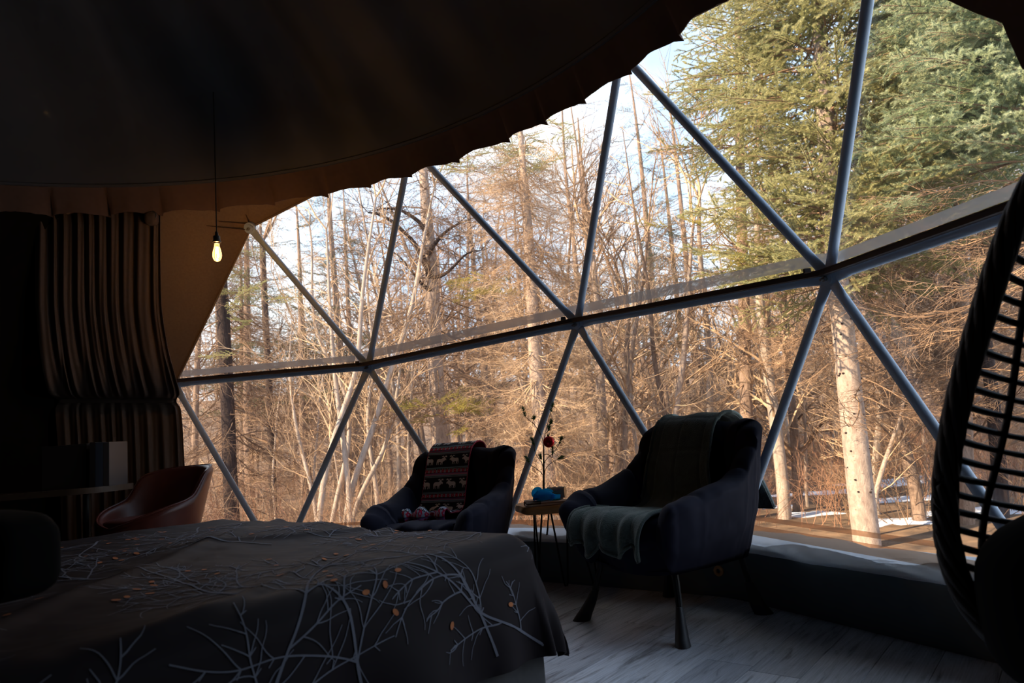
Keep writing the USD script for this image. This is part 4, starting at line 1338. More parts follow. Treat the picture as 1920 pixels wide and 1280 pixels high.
P, f = superellipsoid(.205, .20, .035, .5, .8, 48, 16)
obj('seat_cushion', (P.reshape(-1, 3) + (0, -.01, .575), f), M['leather'], tub, smooth=60)
rimline = P = np.array([r[12] for r in rows])
obj('piping', MB().tube(rimline, .006, 6).get(), M['leather'], tub)
obj('column', MB().tube([(0, 0, .06), (0, 0, .30), (0, 0, .43)], [.03, .028, .024], 16).get(), M['black_metal'], tub)
for k in range(5):
    a = k * 2 * PI / 5
    bl = obj('base_arm', MB().tube([(0, 0, .09), (.15 * math.cos(a), .15 * math.sin(a), .08), (.29 * math.cos(a), .29 * math.sin(a), .055)], [.024, .018, .013], 8).get(), M['black_metal'], tub)
    c = trimesh.creation.cylinder(radius=.027, height=.03, sections=16)
    c.apply_transform(trimesh.transformations.rotation_matrix(PI / 2, [1, 0, 0])); c.apply_translation((.29 * math.cos(a), .29 * math.sin(a), .027))
    obj('caster', c, M['black_rubber'], bl)

# desk with a rounded end, and three books standing on it
dz = 0.80
DD = 4.22
e = pix(236, 908, DD)
desk = thing('desk', 'dark wooden desk with a rounded end in the shadow left of the red chair', 'desk', (e[0] - .45, DD + .02, 0))
R_ = .24
prof2 = [(R_ * math.cos(a) + .21, R_ * math.sin(a)) for a in np.linspace(-PI / 2, PI / 2, 21)] + [(-.75, R_), (-.75, -R_)]
top = trimesh.creation.extrude_polygon(sg.Polygon(prof2), .034, engine='earcut'); top.apply_translation((0, 0, dz - .034))
obj('desk_top', top, M['desk_wood'], desk, smooth=30)
for x, y in ((.2, .0), (-.65, .16), (-.65, -.16)):
    obj('leg', MB().tube([(x, y, 0), (x, y, .4), (x, y, dz - .034)], .022, 12).get(), M['black_metal'], desk)


def book(x0, x1, d0, w, h, mt, label):
    """A book standing with its back edge towards us between two columns of the photograph."""
    a, b = pix(x0, 880, d0), pix(x1, 880, d0)
    t = b[0] - a[0]
    bk = thing('book', label, 'book', ((a[0] + b[0]) / 2, d0, dz), 0, 'books on the desk')
    mb = MB().box((.003, w, h), (-t / 2 + .0015, w / 2, h / 2)).box((.003, w, h), (t / 2 - .0015, w / 2, h / 2))
    obj('cover', mb.get(), M[mt], bk, smooth=False)
    obj('spine', MB().box((t, .004, h), (0, .0, h / 2), bevel=.0015).get(), M[mt], bk)
    obj('pages', MB().box((t - .007, w - .014, h - .014), (0, w / 2 - .001, h / 2)).get(), M['paper'], bk, smooth=False)
    return bk


book(168, 178.5, 4.10, .19, .265, 'book_dark', 'thick black book standing at the left of the row on the desk')
book(179, 193, 4.10, .19, .262, 'book_blue', 'blue-grey book standing in the middle of the row on the desk')
book(193.5, 205, 4.10, .19, .260, 'book_grey', 'grey-brown book standing at the right end of the row on the desk')
a = pix(120, 880, 4.12)
bx = thing('box_file', 'black box file standing left of the books on the desk', 'box file', (a[0], 4.14, dz))
obj('body', MB().box((.27, .20, .262), (.0, .08, .131), bevel=.004).get(), M['book_dark'], bx)
obj('lid_edge', MB().box((.274, .204, .012), (.0, .08, .256), bevel=.003).get(), M['book_dark'], bx)

# hanging bulb
bd = 3.9
bp_ = pix(406.5, 452, bd)
pend = thing('pendant_bulb', 'bare glowing filament bulb hanging on a black cord in front of the canvas', 'pendant lamp', bp_)
ctop = 3.12 - bp_[2]
cord = obj('cord', MB().tube([(0, 0, .03), (0.001, 0, .4), (0, .001, .8), (0, 0, ctop)], .0035, 8).get(), M['socket'], pend)
prof_ = [(.004, .06), (.008, .055), (.010, .035), (.019, .030), (.020, .002), (.024, .0), (.024, -.008), (.019, -.010), (.017, -.016), (.0, -.016)]
c = trimesh.creation.revolve(np.array(prof_[::-1]), sections=24)
obj('socket', c, M['socket'], pend, smooth=40)
gp_ = np.array([(.0, -.125), (.008, -.1235), (.017, -.117), (.0235, -.105), (.0265, -.09), (.026, -.075), (.022, -.055), (.016, -.035), (.0135, -.018), (.0135, -.012)])
c = trimesh.creation.revolve(gp_, sections=32)
bg = obj('bulb', c, M['bulb_glass'], pend, smooth=True)
mb = MB()
for k in range(5):
    a0_, a1_ = k * 2 * PI / 5, (k + .5) * 2 * PI / 5
    mb.tube([(.006 * math.cos(a0_), .006 * math.sin(a0_), -.035), (.0125 * math.cos(a0_ + .3), .0125 * math.sin(a0_ + .3), -.095)], .0011, 5)
    mb.tube([(.0125 * math.cos(a0_ + .3), .0125 * math.sin(a0_ + .3), -.095), (.006 * math.cos(a1_ + .3), .006 * math.sin(a1_ + .3), -.035)], .0011, 5)
obj('filament', mb.get(), M['filament'], bg)

# ------------------------------------------------------------------ hanging egg chair at the right
EP0 = np.array([1.0, 1.62, 0.0])
EW = np.array([0.50, -0.866, 0.0])
EDIR = np.array([0.866, 0.50, 0.0])
rimpx = [(1926, 318), (1884, 395), (1846, 495), (1808, 615), (1774, 735), (1752, 845), (1745, 930), (1749, 1005), (1762, 1065), (1785, 1120), (1826, 1178), (1878, 1224), (1930, 1255)]


def on_opening(x, y):
    d = ray(x, y)
    t = np.dot(EP0 - EYE, EDIR) / np.dot(d, EDIR)
    P = EYE + d * t
    return np.array([np.dot(P - EP0, EW), P[2]])


ls = np.array([on_opening(x + 27, y) for x, y in rimpx])             # (across, height) of the left half of the rim
HC = 0.43                                                            # half the width, on the axis of the egg
top_z, bot_z = ls[0, 1] + .10, ls[-1, 1] - .05
lhalf = np.vstack([[HC, top_z], [.345, top_z - .035], ls, [HC * .60, bot_z + .01], [HC, bot_z]])
rhalf = lhalf[::-1][1:-1] * [-1, 1] + [2 * HC, 0]
loop = np.vstack([lhalf, rhalf, lhalf[:1]])
lp_ = spline(loop, 170)
rim_s = EP0 + lp_[:, :1] * EW + np.array([0, 0, 1]) * lp_[:, 1:]
egg = thing('hanging_egg_chair', 'black rattan egg chair hanging at the right edge with a dark cushion inside', 'hanging chair', (0, 0, 0))
mb = MB()
for k in range(7):
    a = k * 2 * PI / 7 + np.linspace(0, 44, 170)
    mb.tube(rim_s + .016 * (np.cos(a)[:, None] * EW + np.sin(a)[:, None] * EDIR), .0135, 7, cap=False)
obj('rim', mb.get(), M['rattan'], egg, smooth=60)
sl_ = spline(lhalf, 60)
so = np.argsort(sl_[:, 1])
zt_, zb_ = top_z, bot_z


def shell_pt(z, s):
    """Point on the basket: s from 0 (left rim) over the back to 1 (right rim)."""
    x0 = np.interp(z, sl_[so, 1], sl_[so, 0])
    k = np.clip((z - zb_) / (zt_ - zb_), 0, 1)
    dep = .46 * np.sin(PI * k) ** .6 + .02
    a = PI * s
    return EP0 + EW * (HC - (HC - x0) * math.cos(a)) + EDIR * dep * math.sin(a) + np.array([0, 0, z - .13 * math.sin(a)])


ss = np.linspace(0.0, 1, 34)
for z in np.arange(zb_ + .05, zt_ - .03, .0405):
    zz_ = z + .006 * noise(np.stack([ss * 7, 0 * ss + z * 30, 0 * ss], 1), 5)
    P = np.array([shell_pt(zk, s) for zk, s in zip(zz_, ss)])
    obj('rib', MB().tube(P, .0080 + .0010 * np.sin(ss * 40), 7).get(), M['rattan'], egg, smooth=60)
for s in (.10, .24, .40, .6, .76, .9):
    P = np.array([shell_pt(z, s + .012 * math.sin(z * 9)) for z in np.linspace(zb_ + .01, zt_ - .01, 40)]) - EDIR * .008
    obj('upright', MB().tube(P, .0085, 7).get(), M['rattan'], egg, smooth=60)
RE = np.stack([EW, EDIR, [0, 0, 1]], 1)
P, f = superellipsoid(.45, .31, .215, .6, .5, 80, 32)
P = P * (1 + .06 * fbm(P * 6)[..., None])
P[..., 2] += .05 * P[..., 0] / .4
ctr = EP0 + EW * HC + EDIR * .20 + np.array([0, 0, zb_ + .215])
obj('seat_cushion', ((P @ RE.T + ctr).reshape(-1, 3), f), M['black_cloth'], egg, smooth=70)
P, f = superellipsoid(.27, .09, .24, .8, .8, 48, 32)
P = P * (1 + .08 * fbm(P * 6)[..., None])
obj('back_cushion', ((P @ RE.T + EP0 + EW * (HC + .06) + EDIR * .31 + np.array([0, 0, zb_ + .66])).reshape(-1, 3), f), M['black_cloth'], egg, smooth=70)
hc_ = EP0 + EW * HC + np.array([0, 0, zt_])
obj('hanging_chain', MB().tube([hc_, hc_ + (0, 0, .3), hc_ + (0, 0, 1.1)], .008, 8).get(), M['black_metal'], egg)

# ------------------------------------------------------------------ outside: deck, ground, woods
def bark(name, c1, c2, scale=7.0, st=(5, 5, 1.0), bump=0.9):
    return usdkit.material(stage, f'/World/Looks/{name}', {
        'g': ('geometry', {}), 'mp': ('mapping', {'scale': st}), 'n': ('noise_texture', {'scale': scale, 'detail': 8.0, 'roughness': 0.7}),
        'r': ('rgb_ramp', {'ramp': [(0.30, c1), (0.5, tuple(.5 * np.array(c1) + .5 * np.array(c2))), (0.68, c2)]}),
        'v': ('voronoi_texture', {'scale': 9.0, 'randomness': 1.0}), 'mk': ('mapping', {'scale': (1, 1, 2.6)}), 'k': ('rgb_ramp', {'ramp': [(0.05, (.35, .30, .28)), (0.14, (1, 1, 1))]}),
        'mx': ('mix_color', {'blend_type': 'multiply', 'fac': 0.8}),
        'b': ('bump', {'strength': bump, 'distance': 0.02}), 'p': ('principled_bsdf', {'roughness': 0.85, 'specular_ior_level': 0.2})},
        [('g.position', 'mp.vector'), ('mp.vector', 'n.vector'), ('n.fac', 'r.fac'), ('g.position', 'mk.vector'), ('mk.vector', 'v.vector'), ('v.distance', 'k.fac'), ('r.color', 'mx.a'), ('k.color', 'mx.b'),
         ('mx.result', 'p.base_color'), ('n.fac', 'b.height'), ('b.normal', 'p.normal')], surface='p.BSDF')


M['bark_pale'] = bark('bark_pale', (.24, .175, .145), (.50, .395, .33), 6.0, (3, 3, 1.5))
M['bark_brown'] = bark('bark_brown', (.13, .085, .065), (.36, .26, .20))
M['bark_dark'] = bark('bark_dark', (.022, .014, .013), (.070, .048, .044))  # shade over the left trunk is put into this tone
M['bark_grey'] = bark('bark_grey', (.24, .19, .16), (.52, .43, .37), 4.0)
M['twig_tan'] = mat('twig_tan', (.25, .155, .09), .8, (.60, .43, .28), 1.3)
M['twig_dead'] = mat('twig_dead', (.095, .052, .032), .85, (.34, .215, .13), 1.6)  # dead brown, darkened further in place of shade from neighbouring trees
M['twig_far'] = mat('twig_far', (.085, .050, .036), .9, (.30, .195, .135), .5)  # shade among the far trees is put into this darker tone
M['twig_red'] = mat('twig_red', (.22, .10, .06), .85, (.40, .22, .13), 1.0)
M['needle_olive'] = leaf_mat('needle_olive', (.26, .27, .10), (.58, .54, .28), 1.4, .45)
M['needle_blue'] = leaf_mat('needle_blue', (.22, .28, .13), (.52, .56, .37), 1.6, .4)
M['needle_dark'] = leaf_mat('needle_dark', (.05, .065, .035), (.14, .14, .06), .6)
M['needle_gold'] = leaf_mat('needle_gold', (.34, .30, .07), (.62, .53, .17), 1.2, .45)
M['ground'] = mat('leaf_litter', (.055, .034, .022), .95, (.24, .15, .085), 3.0, bump=.8, bump_scale=30)  # litter brown, lowered to hold the shade cast by trees
M['snow'] = mat('snow', (.55, .60, .70), .7, (.66, .70, .80), 6, bump=.3)  # blue-grey tint put in for the shade the snow lies in
M['deck'] = mat('deck_wood', (.24, .125, .068), .75, (.37, .21, .12), 3, stretch=(1, 6, 1), bump=.3)


def gz(x, y):
    x, y = np.asarray(x, float), np.asarray(y, float)
    far = np.maximum(0, y - 20)
    return -0.62 + 0.14 * fbm(np.stack([x * .35, y * .35, 0 * x], -1), 3, 1) + 0.055 * far + 0.0006 * far ** 2 + 0.018 * np.maximum(0, -x) * smoothstep(8, 16, y)


gx = np.linspace(-1, 1, 120)
gy = 4.0 + 110 * np.linspace(0, 1, 130) ** 2.2
GX, GY = np.meshgrid(gx, gy, indexing='ij')
GX = GX * (9 + GY * 1.15)
P = np.stack([GX, GY, gz(GX, GY)], -1)
obj('ground', (P.reshape(-1, 3), grid_faces(120, 130)), M['ground'], smooth=True, kind='structure', label='forest floor of brown leaf litter beyond the dome', cat='ground')

# narrow deck round the outside of the dome
deck = thing('deck', 'tan board deck round the outside of the dome, seen through the foot of the window', 'deck', kind='structure')
dl = [np.array(b[:2]) for b in base]
rng = np.random.default_rng(4)
for a, b in zip(dl[:-1], dl[1:]):
    d = (b - a) / np.linalg.norm(b - a)
    n = np.array([d[1], -d[0]])
    if n @ ((a + b) / 2 - DC[:2]) < 0:
        n = -n
    for k in range(9):
        o0, o1 = .10 + k * .145, .10 + k * .145 + .139
        ex = lambda o: o * math.tan(PI / 15)
        q = sg.Polygon([tuple(a + n * o0 - d * ex(o0)), tuple(b + n * o0 + d * ex(o0)), tuple(b + n * o1 + d * ex(o1)), tuple(a + n * o1 - d * ex(o1))])
        t = trimesh.creation.extrude_polygon(q, .03, engine='earcut')
        t.apply_translation((0, 0, -.045 + rng.uniform(-.002, .002)))
        obj('plank', t, M['deck'], deck, smooth=False)

# snow left between the trees
rng = np.random.default_rng(6)
for k, (px_, py_, d_, sx, sy, lab) in enumerate((
        (1672, 972, 9.3, .42, .30, 'snow patch coloured blue for shade, just right of the big pale trunk'), (1750, 935, 11.5, .9, .35, 'snow patch behind the trees at the right, beside the egg chair'),
        (1520, 948, 10.6, .42, .28, 'snow patch between the thin trunks left of the big pale trunk'), (1560, 912, 13.0, .9, .4, 'thin far snow strip left of the big pale trunk'),
        (1690, 905, 13.8, 1.4, .5, 'long far snow strip right of the big pale trunk'), (1450, 935, 11.6, .4, .25, 'small snow patch right of the right armchair'),
        (1860, 965, 9.5, .8, .4, 'snow patch seen through the bars of the egg chair'))):
    th = np.linspace(0, 2 * PI, 40)[:-1]
    c = pix(px_, py_, d_)
    rr_ = 1 + .75 * noise(np.stack([np.cos(th) * 2.6, np.sin(th) * 2.6, 0 * th + k], 1), 3) * 2
    rows = []
    for s, h in ((1.0, -.02), (.96, .006), (.8, .014), (.45, .02)):
        x, y = c[0] + np.cos(th) * sx * rr_ * s, c[1] + np.sin(th) * sy * rr_ * s
        rows.append(np.stack([x, y, gz(x, y) + h + .02 * noise(np.stack([x * 5, y * 5, 0 * x], 1), 3)], 1))
    P = np.array(rows)
    v = np.vstack([P.reshape(-1, 3), [[c[0], c[1], gz(c[0], c[1]) + .022]]])
    f = grid_faces(4, 39, wrap_v=True)
    mb = MB().add(v, f[:, ::-1]); mb.f.append(np.array([(4 * 39, 3 * 39 + i, 3 * 39 + (i + 1) % 39) for i in range(39)]))
    obj('snow_patch', mb.get(), M['snow'], smooth=60, label=lab, cat='snow')


# ---- growing things
def twig(mb, rng, p, d, L, r, depth, kids=4, spread=.7, up=.15, seg=4, sides=3):
    d = d / np.linalg.norm(d)
    pts = [np.array(p, float)]
    ds = []
    for i in range(seg):
        d = d + rng.normal(0, .16, 3) + np.array([0, 0, up / seg])
        d /= np.linalg.norm(d)
        pts.append(pts[-1] + d * L / seg); ds.append(d)
    mb.tube(np.array(pts), np.linspace(r, r * .35 if depth else r * .3, seg + 1), sides, cap=False)
    if depth == 0:
        return
    for k in range(kids):
        t = rng.uniform(.25, 1.0) * seg
        i = min(int(t), seg - 1)
        q = pts[i] + (pts[i + 1] - pts[i]) * (t - i)
        s = rng.normal(0, 1, 3); s -= ds[i] * (s @ ds[i]); s /= np.linalg.norm(s)
        twig(mb, rng, q, ds[i] + s * spread * rng.uniform(.7, 1.4), L * rng.uniform(.35, .62), r * .5, depth - 1, kids, spread, up, max(3, seg - 1), 3)


def trunk(pts, rad, seed, sides=14, n=40, rough=.10):
    c = spline(pts, n)
    r = PchipInterpolator(np.linspace(0, 1, len(rad)), rad)(np.linspace(0, 1, n))
    mb = MB().tube(c, r, sides)
    v, f = mb.get()
    k = np.repeat(np.arange(n), sides)
    o = v - c[k]
    v = v + o * (rough * 2 * fbm(v * np.array([7, 7, 2.2]), 3, seed))[:, None]
    return v, f, c, r


def bare_tree(seed, H, r0, lean=.06, forks=0, nb=16, bl=.22, up=.3, low=.25, depth=2, kids=5):
    """Trunk and a separate crown of branches of a leafless tree at the origin."""
    rng = np.random.default_rng(seed)
    pts = [np.zeros(3)]
    d = np.array([rng.normal(0, lean), rng.normal(0, lean), 1.0])
    for _ in range(7):
        d = d + np.array([rng.normal(0, .06), rng.normal(0, .06), 0])
        pts.append(pts[-1] + d / np.linalg.norm(d) * H / 7)
    v, f, c, r = trunk(np.array(pts), [r0, r0 * .8, r0 * .5, r0 * .12], seed, 8, 22, .06)
    mb = MB()
    for k in range(nb):
        t = low + (1 - low) * (k + rng.random()) / nb
        i = min(int(t * 21), 20)
        a = rng.uniform(0, 2 * PI)
        e = rng.uniform(.1, .9)
        dd = np.array([math.cos(a), math.sin(a), e])
        twig(mb, rng, c[i], dd, H * bl * (1.15 - .7 * t) * rng.uniform(.7, 1.3), r[i] * .42 + .004, depth, kids, .75, up)
    return (v, f), mb.get()


def dead_branch(seed, L=1.5, droop=.25):
    rng = np.random.default_rng(seed)
    mb = MB()
    x = np.linspace(0, 1, 9)
    ph = rng.uniform(0, 6)
    pts = np.stack([x * L, .07 * L * np.sin(x * 4 + ph), -droop * L * np.sin(x * 2.2) * .6 + .05 * np.sin(x * 7 + ph)], 1)
    mb.tube(pts, np.linspace(.011, .0025, 9), 4, cap=False)
    for k in range(30):
        t = .12 + .88 * (k + rng.random()) / 30
        q = np.array([np.interp(t, x, pts[:, j]) for j in range(3)])
        s = 1 if k % 2 else -1
        d = np.array([.75, s * rng.uniform(.5, 1.1), rng.normal(-.1, .25)])
        twig(mb, rng, q, d, L * .36 * (1.1 - .75 * t) * rng.uniform(.6, 1.3), .0036, 1, 4, .55, -.1, 3)
    return mb.get()


def needles_on(segs, rng, dens=420, L=.018, w=.0028):
    """Needle triangles along segments (a, b)."""
    out = []
    for a, b in segs:
        n = max(4, int(np.linalg.norm(b - a) * dens))
        t = rng.random(n)
        d = (b - a) / np.linalg.norm(b - a)
        s = rng.normal(0, 1, (n, 3)); s -= (s @ d)[:, None] * d; s /= np.linalg.norm(s, axis=1, keepdims=True)
        p = a + t[:, None] * (b - a)
        q = s + d * .75; q /= np.linalg.norm(q, axis=1, keepdims=True)
        l = L * rng.uniform(.75, 1.2, n)[:, None]
        u = np.cross(d, s)
        out.append(np.stack([p + u * w / 2, p - u * w / 2, p + q * l], 1))
    v = np.concatenate(out).reshape(-1, 3)
    return v, np.arange(len(v)).reshape(-1, 3)


def spruce_bough(seed, L=1.5, dens=620, nl=.021, nw=.0036, droop=.22, side=.42, start=.12, gap=.045):
    rng = np.random.default_rng(seed)
    wood, segs = MB(), []
    x = np.linspace(0, 1, 10)
    pts = np.stack([x * L, .05 * L * np.sin(x * 3 + rng.uniform(0, 6)), -droop * L * x ** 1.6 + .10 * L * np.maximum(0, x - .6)], 1)
    wood.tube(pts, np.linspace(.013, .003, 10), 5, cap=False)
    for i in range(4, 9):
        segs.append((pts[i], pts[i + 1]))
    n = int(L * (1 - start) / gap)
    for k in range(n):
        t = start + (1 - start) * k / n
        q = np.array([np.interp(t, x, pts[:, j]) for j in range(3)])
        s = 1 if k % 2 else -1
        l = side * L * (1.02 - t) ** .8 * rng.uniform(.55, 1.15) + .05
        d = np.array([.80, s * .75, rng.normal(-.12, .18)]); d /= np.linalg.norm(d)
        m_ = q + d * l * .5
        e = m_ + (d + np.array([.12, 0, rng.normal(.0, .15)])) * l * .5
        wood.tube(np.array([q, m_, e]), [.0035, .0025, .001], 3, cap=False)
        segs += [(q + (m_ - q) * .15, m_), (m_, e)]
        ns = int(l / .085)
        for j in range(ns):
            tt = (j + .7) / (ns + .3)
            b = q + (m_ - q) * min(1, tt * 2) if tt < .5 else m_ + (e - m_) * (tt - .5) * 2
            ss_ = 1 if j % 2 else -1
            dd = d * .8 + np.array([-d[1], d[0], 0]) * ss_ * .7 + np.array([0, 0, rng.normal(-.05, .2)])
            ll = .11 * (1.15 - tt) * rng.uniform(.6, 1.2) + .02
            segs.append((b, b + dd * ll))
    v, f = needles_on(segs, rng, dens, nl, nw)
    return wood.get(), (v, f)


def quat_of(Rm):
    q = trimesh.transformations.quaternion_from_matrix(np.vstack([np.hstack([Rm, np.zeros((3, 1))]), [0, 0, 0, 1]]))
    return Gf.Quath(float(q[0]), float(q[1]), float(q[2]), float(q[3]))


def frame_x(d, roll=0.0):
    d = d / np.linalg.norm(d)
    y = np.cross([0, 0, 1], d); y /= np.linalg.norm(y)
    z = np.cross(d, y)
    c, s = math.cos(roll), math.sin(roll)
    return np.stack([d, c * y + s * z, -s * y + c * z], 1)


def scatter(name, parent, protos, items, label=None):
    """Uncountable growth on one plant: instances of a few branch shapes. protos: lists of (mesh, material); items: (proto, position, direction, roll, scale)."""
    par = path_of(parent)
    path = f'{par}/{numbered(par, name)}'
    pi = UsdGeom.PointInstancer.Define(stage, path)
    for k, ms in enumerate(protos):
        x = UsdGeom.Xform.Define(stage, f'{path}/shape_{k:03d}')
        for j, (mm, mt) in enumerate(ms):
            usdkit.mesh(stage, f'{path}/shape_{k:03d}/{("wood", "needles")[j]}', mm, mt, smooth=False)
        pi.CreatePrototypesRel().AddTarget(x.GetPath())
    pi.CreateProtoIndicesAttr(Vt.IntArray([int(i[0]) for i in items]))
    pi.CreatePositionsAttr(Vt.Vec3fArray([Gf.Vec3f(*map(float, i[1])) for i in items]))
    pi.CreateOrientationsAttr(Vt.QuathArray([quat_of(frame_x(np.asarray(i[2], float), i[3])) for i in items]))
    pi.CreateScalesAttr(Vt.Vec3fArray([Gf.Vec3f(float(i[4]), float(i[4]), float(i[4])) for i in items]))
    return tag(pi.GetPrim(), label, None, None, 'stuff')


DEAD = [dead_branch(s, 1.5, dr) for s, dr in ((1, .15), (2, .3), (3, .45), (4, .05))]
BOUGH = [spruce_bough(s, 1.5, 800, .025, .0050, .22, .46, .14, .075) for s in (11, 12, 13)]
FARB = [spruce_bough(s, 1.5, 120, .035, .007, .2, .42, .08, .075) for s in (15, 16)]
dead_p = lambda mt: [[(d, M[mt])] for d in DEAD]
bough_p = lambda mt, kind=None: [[(w, M['twig_dead']), (n, M[mt])] for w, n in (kind or BOUGH)]
print('dead', [len(d[1]) for d in DEAD], 'bough', [len(b[1][1]) for b in BOUGH], [len(b[1][1]) for b in FARB])


def hero(name, label, cat, pxs, d, rads, mt, seed):
    """A tree whose trunk passes through these columns and rows at the distance d."""
    P = np.array([pix(x, y, d + .04 * i) for i, (x, y) in enumerate(pxs)])
    P[0, 2] = gz(P[0, 0], P[0, 1]) - .1
    t = thing(name, label, cat, P[0])
    v, f, c, r = trunk(P, np.array(rads) * .86 * d / FPX, seed, rough=.06)
    obj('trunk', (v - P[0], f), M[mt], t, smooth=70)
    return t, P[0], c, r


def ring_items(rng, c, r, o, z0, z1, n, pitch, size, kinds, az=None):
    items = []
    for k in range(n):
        z = z0 + (z1 - z0) * (k + rng.random()) / n
        i = int(np.argmin(abs(c[:, 2] - z)))
        a = rng.uniform(0, 2 * PI) if az is None else rng.normal(az[0], az[1])
        d = np.array([math.cos(a), math.sin(a), rng.normal(*pitch)])
        items.append((rng.integers(kinds), c[i] - o + d / np.linalg.norm(d) * r[i] * .7, d, rng.normal(0, .3), size(z) * rng.uniform(.7, 1.25)))
    return items


def zpx(y, x, d):
    return pix(x, y, d)[2]


rng = np.random.default_rng(2024)
# big pale trunk at the right with its olive crown
t6, o6, c6, r6 = hero('spruce_tree', 'big pale spruce trunk in sunlight right of the right armchair, with an olive green crown', 'tree', [(1628, 1040), (1606, 850), (1592, 720), (1574, 560), (1560, 400), (1546, 200), (1532, 0), (1515, -220)], 7.8, [28, 26, 24, 22, 20, 17, 13, 9], 'bark_pale', 6)
mb = MB()
for k in range(70):
    i = rng.integers(3, 30)
    a = rng.uniform(-PI, .3)
    p = c6[i] + (c6[i + 1] - c6[i]) * rng.random() - o6 + np.array([math.cos(a), math.sin(a), 0]) * r6[i] * .98
    s = trimesh.creation.icosphere(1, rng.uniform(.008, .018)); s.apply_scale((1, 1, .7)); s.apply_translation(p)
    mb.mesh(s)
obj('knots', mb.get(), M['bark_dark'], t6, kind='stuff')
scatter('dead_branches', t6, dead_p('twig_dead'), ring_items(rng, c6, r6, o6, zpx(800, 1590, 7.8), zpx(420, 1570, 7.8), 34, (.05, .2), lambda z: .75, 4))
it = ring_items(rng, c6, r6, o6, zpx(540, 1570, 7.8), zpx(-160, 1530, 7.8), 210, (.12, .22), lambda z: 1.0, 3)
scatter('boughs', t6, bough_p('needle_olive'), it, 'olive green needle boughs')
# blue-green spruce close by at the right edge
ts, os_, cs, rs = hero('spruce_tree', 'blue-green spruce close by at the upper right, its trunk outside the picture', 'tree', [(2010, 1000), (2000, 700), (1985, 400), (1965, 100), (1945, -200)], 6.0, [24, 22, 18, 12, 7], 'bark_brown', 8)
scatter('dead_branches', ts, dead_p('twig_dead'), ring_items(rng, cs, rs, os_, zpx(720, 2000, 6), zpx(330, 1980, 6), 46, (.08, .15), lambda z: 1.05, 4))
it = ring_items(rng, cs, rs, os_, zpx(300, 1980, 6), zpx(-160, 1950, 6), 125, (.25, .2), lambda z: .98, 3, (2.9, .9))
scatter('boughs', ts, bough_p('needle_blue'), it, 'blue-green needle boughs')
# olive spruce standing behind, between the two
tm_, om, cm, rm = hero('spruce_tree', 'olive spruce with thinner foliage behind the big pale trunk, at the top of the window', 'tree', [(1400, 1000), (1398, 700), (1390, 400), (1385, 150), (1380, -150)], 10.5, [14, 13, 11, 8, 4], 'bark_brown', 9)
scatter('dead_branches', tm_, dead_p('twig_dead'), ring_items(rng, cm, rm, om, zpx(720, 1395, 10.5), zpx(120, 1390, 10.5), 40, (.0, .15), lambda z: .9, 4))
it = ring_items(rng, cm, rm, om, zpx(330, 1390, 10.5), zpx(-130, 1380, 10.5), 60, (.05, .18), lambda z: .85, 3)
scatter('boughs', tm_, bough_p('needle_olive'), it)
tg7, og, cg, rg7 = hero('spruce_tree', 'golden green spruce behind the blue-green one at the upper right', 'tree', [(1812, 1000), (1806, 700), (1798, 400), (1790, 100), (1780, -200)], 8.8, [16, 15, 13, 9, 5], 'bark_brown', 10)
scatter('dead_branches', tg7, dead_p('twig_dead'), ring_items(rng, cg, rg7, og, zpx(760, 1806, 8.8), zpx(380, 1798, 8.8), 60, (.0, .2), lambda z: .95, 4))
scatter('boughs', tg7, bough_p('needle_gold'), ring_items(rng, cg, rg7, og, zpx(470, 1800, 8.8), zpx(-180, 1785, 8.8), 130, (.15, .2), lambda z: .95, 3), 'golden green needle boughs')
# trunks in the middle and at the left
t3, o3, c3, r3 = hero('spruce_tree', 'sunlit spruce trunk above the moose blanket, dark limbs crossing it high up', 'tree', [(842, 1000), (826, 830), (813, 620), (806, 480), (798, 380), (790, 250), (782, 100)], 11.0, [20, 18.5, 17, 16, 12, 8, 4], 'bark_pale', 3)
scatter('dead_branches', t3, dead_p('twig_dead'), ring_items(rng, c3, r3, o3, zpx(800, 820, 11), zpx(250, 790, 11), 74, (.0, .25), lambda z: 1.0, 4))
for pts, w in (([(807, 520), (786, 470), (752, 430), (715, 404), (690, 398)], 7), ([(803, 478), (830, 440), (858, 420), (880, 412)], 5), ([(802, 440), (772, 405), (742, 392), (700, 396)], 5), ([(808, 545), (780, 520), (760, 492), (730, 470)], 4), ([(808, 520), (850, 500), (872, 478), (900, 470)], 4)):
    c = spline([pix(x, y, 11 - .1 * i) - o3 for i, (x, y) in enumerate(pts)], 14)
    c = c + .03 * fbm(c * 5, 3, 2)[:, None]
    lm = MB().tube(c, np.linspace(w, w * .25, 14) * 11 / FPX, 7)
    for q in range(9):
        i = rng.integers(4, 14)
        twig(lm, rng, c[i], np.array([rng.normal(0, 1), rng.normal(0, .6), rng.uniform(-.2, .8)]), rng.uniform(.4, .9), .007, 2, 4, .7, .1)
    obj('limb', lm.get(), M['bark_dark'], t3, smooth=60)


def clump(parent, o, x, y, d, n, size, mt, seed, label=None, sx=26, sy=16):
    """A clump of needle boughs round one place on a trunk's branch."""
    r_ = np.random.default_rng(seed)
    it = []
    for k in range(n):
        p = pix(x + r_.normal(0, sx), y + r_.normal(0, sy), d + r_.normal(0, .25)) - o
        a = r_.uniform(0, 2 * PI)
        it.append((r_.integers(3), p, (math.cos(a), math.sin(a), r_.uniform(.0, .5)), r_.normal(0, .5), size * r_.uniform(.7, 1.2)))
    scatter('boughs', parent, bough_p(mt), it, label)


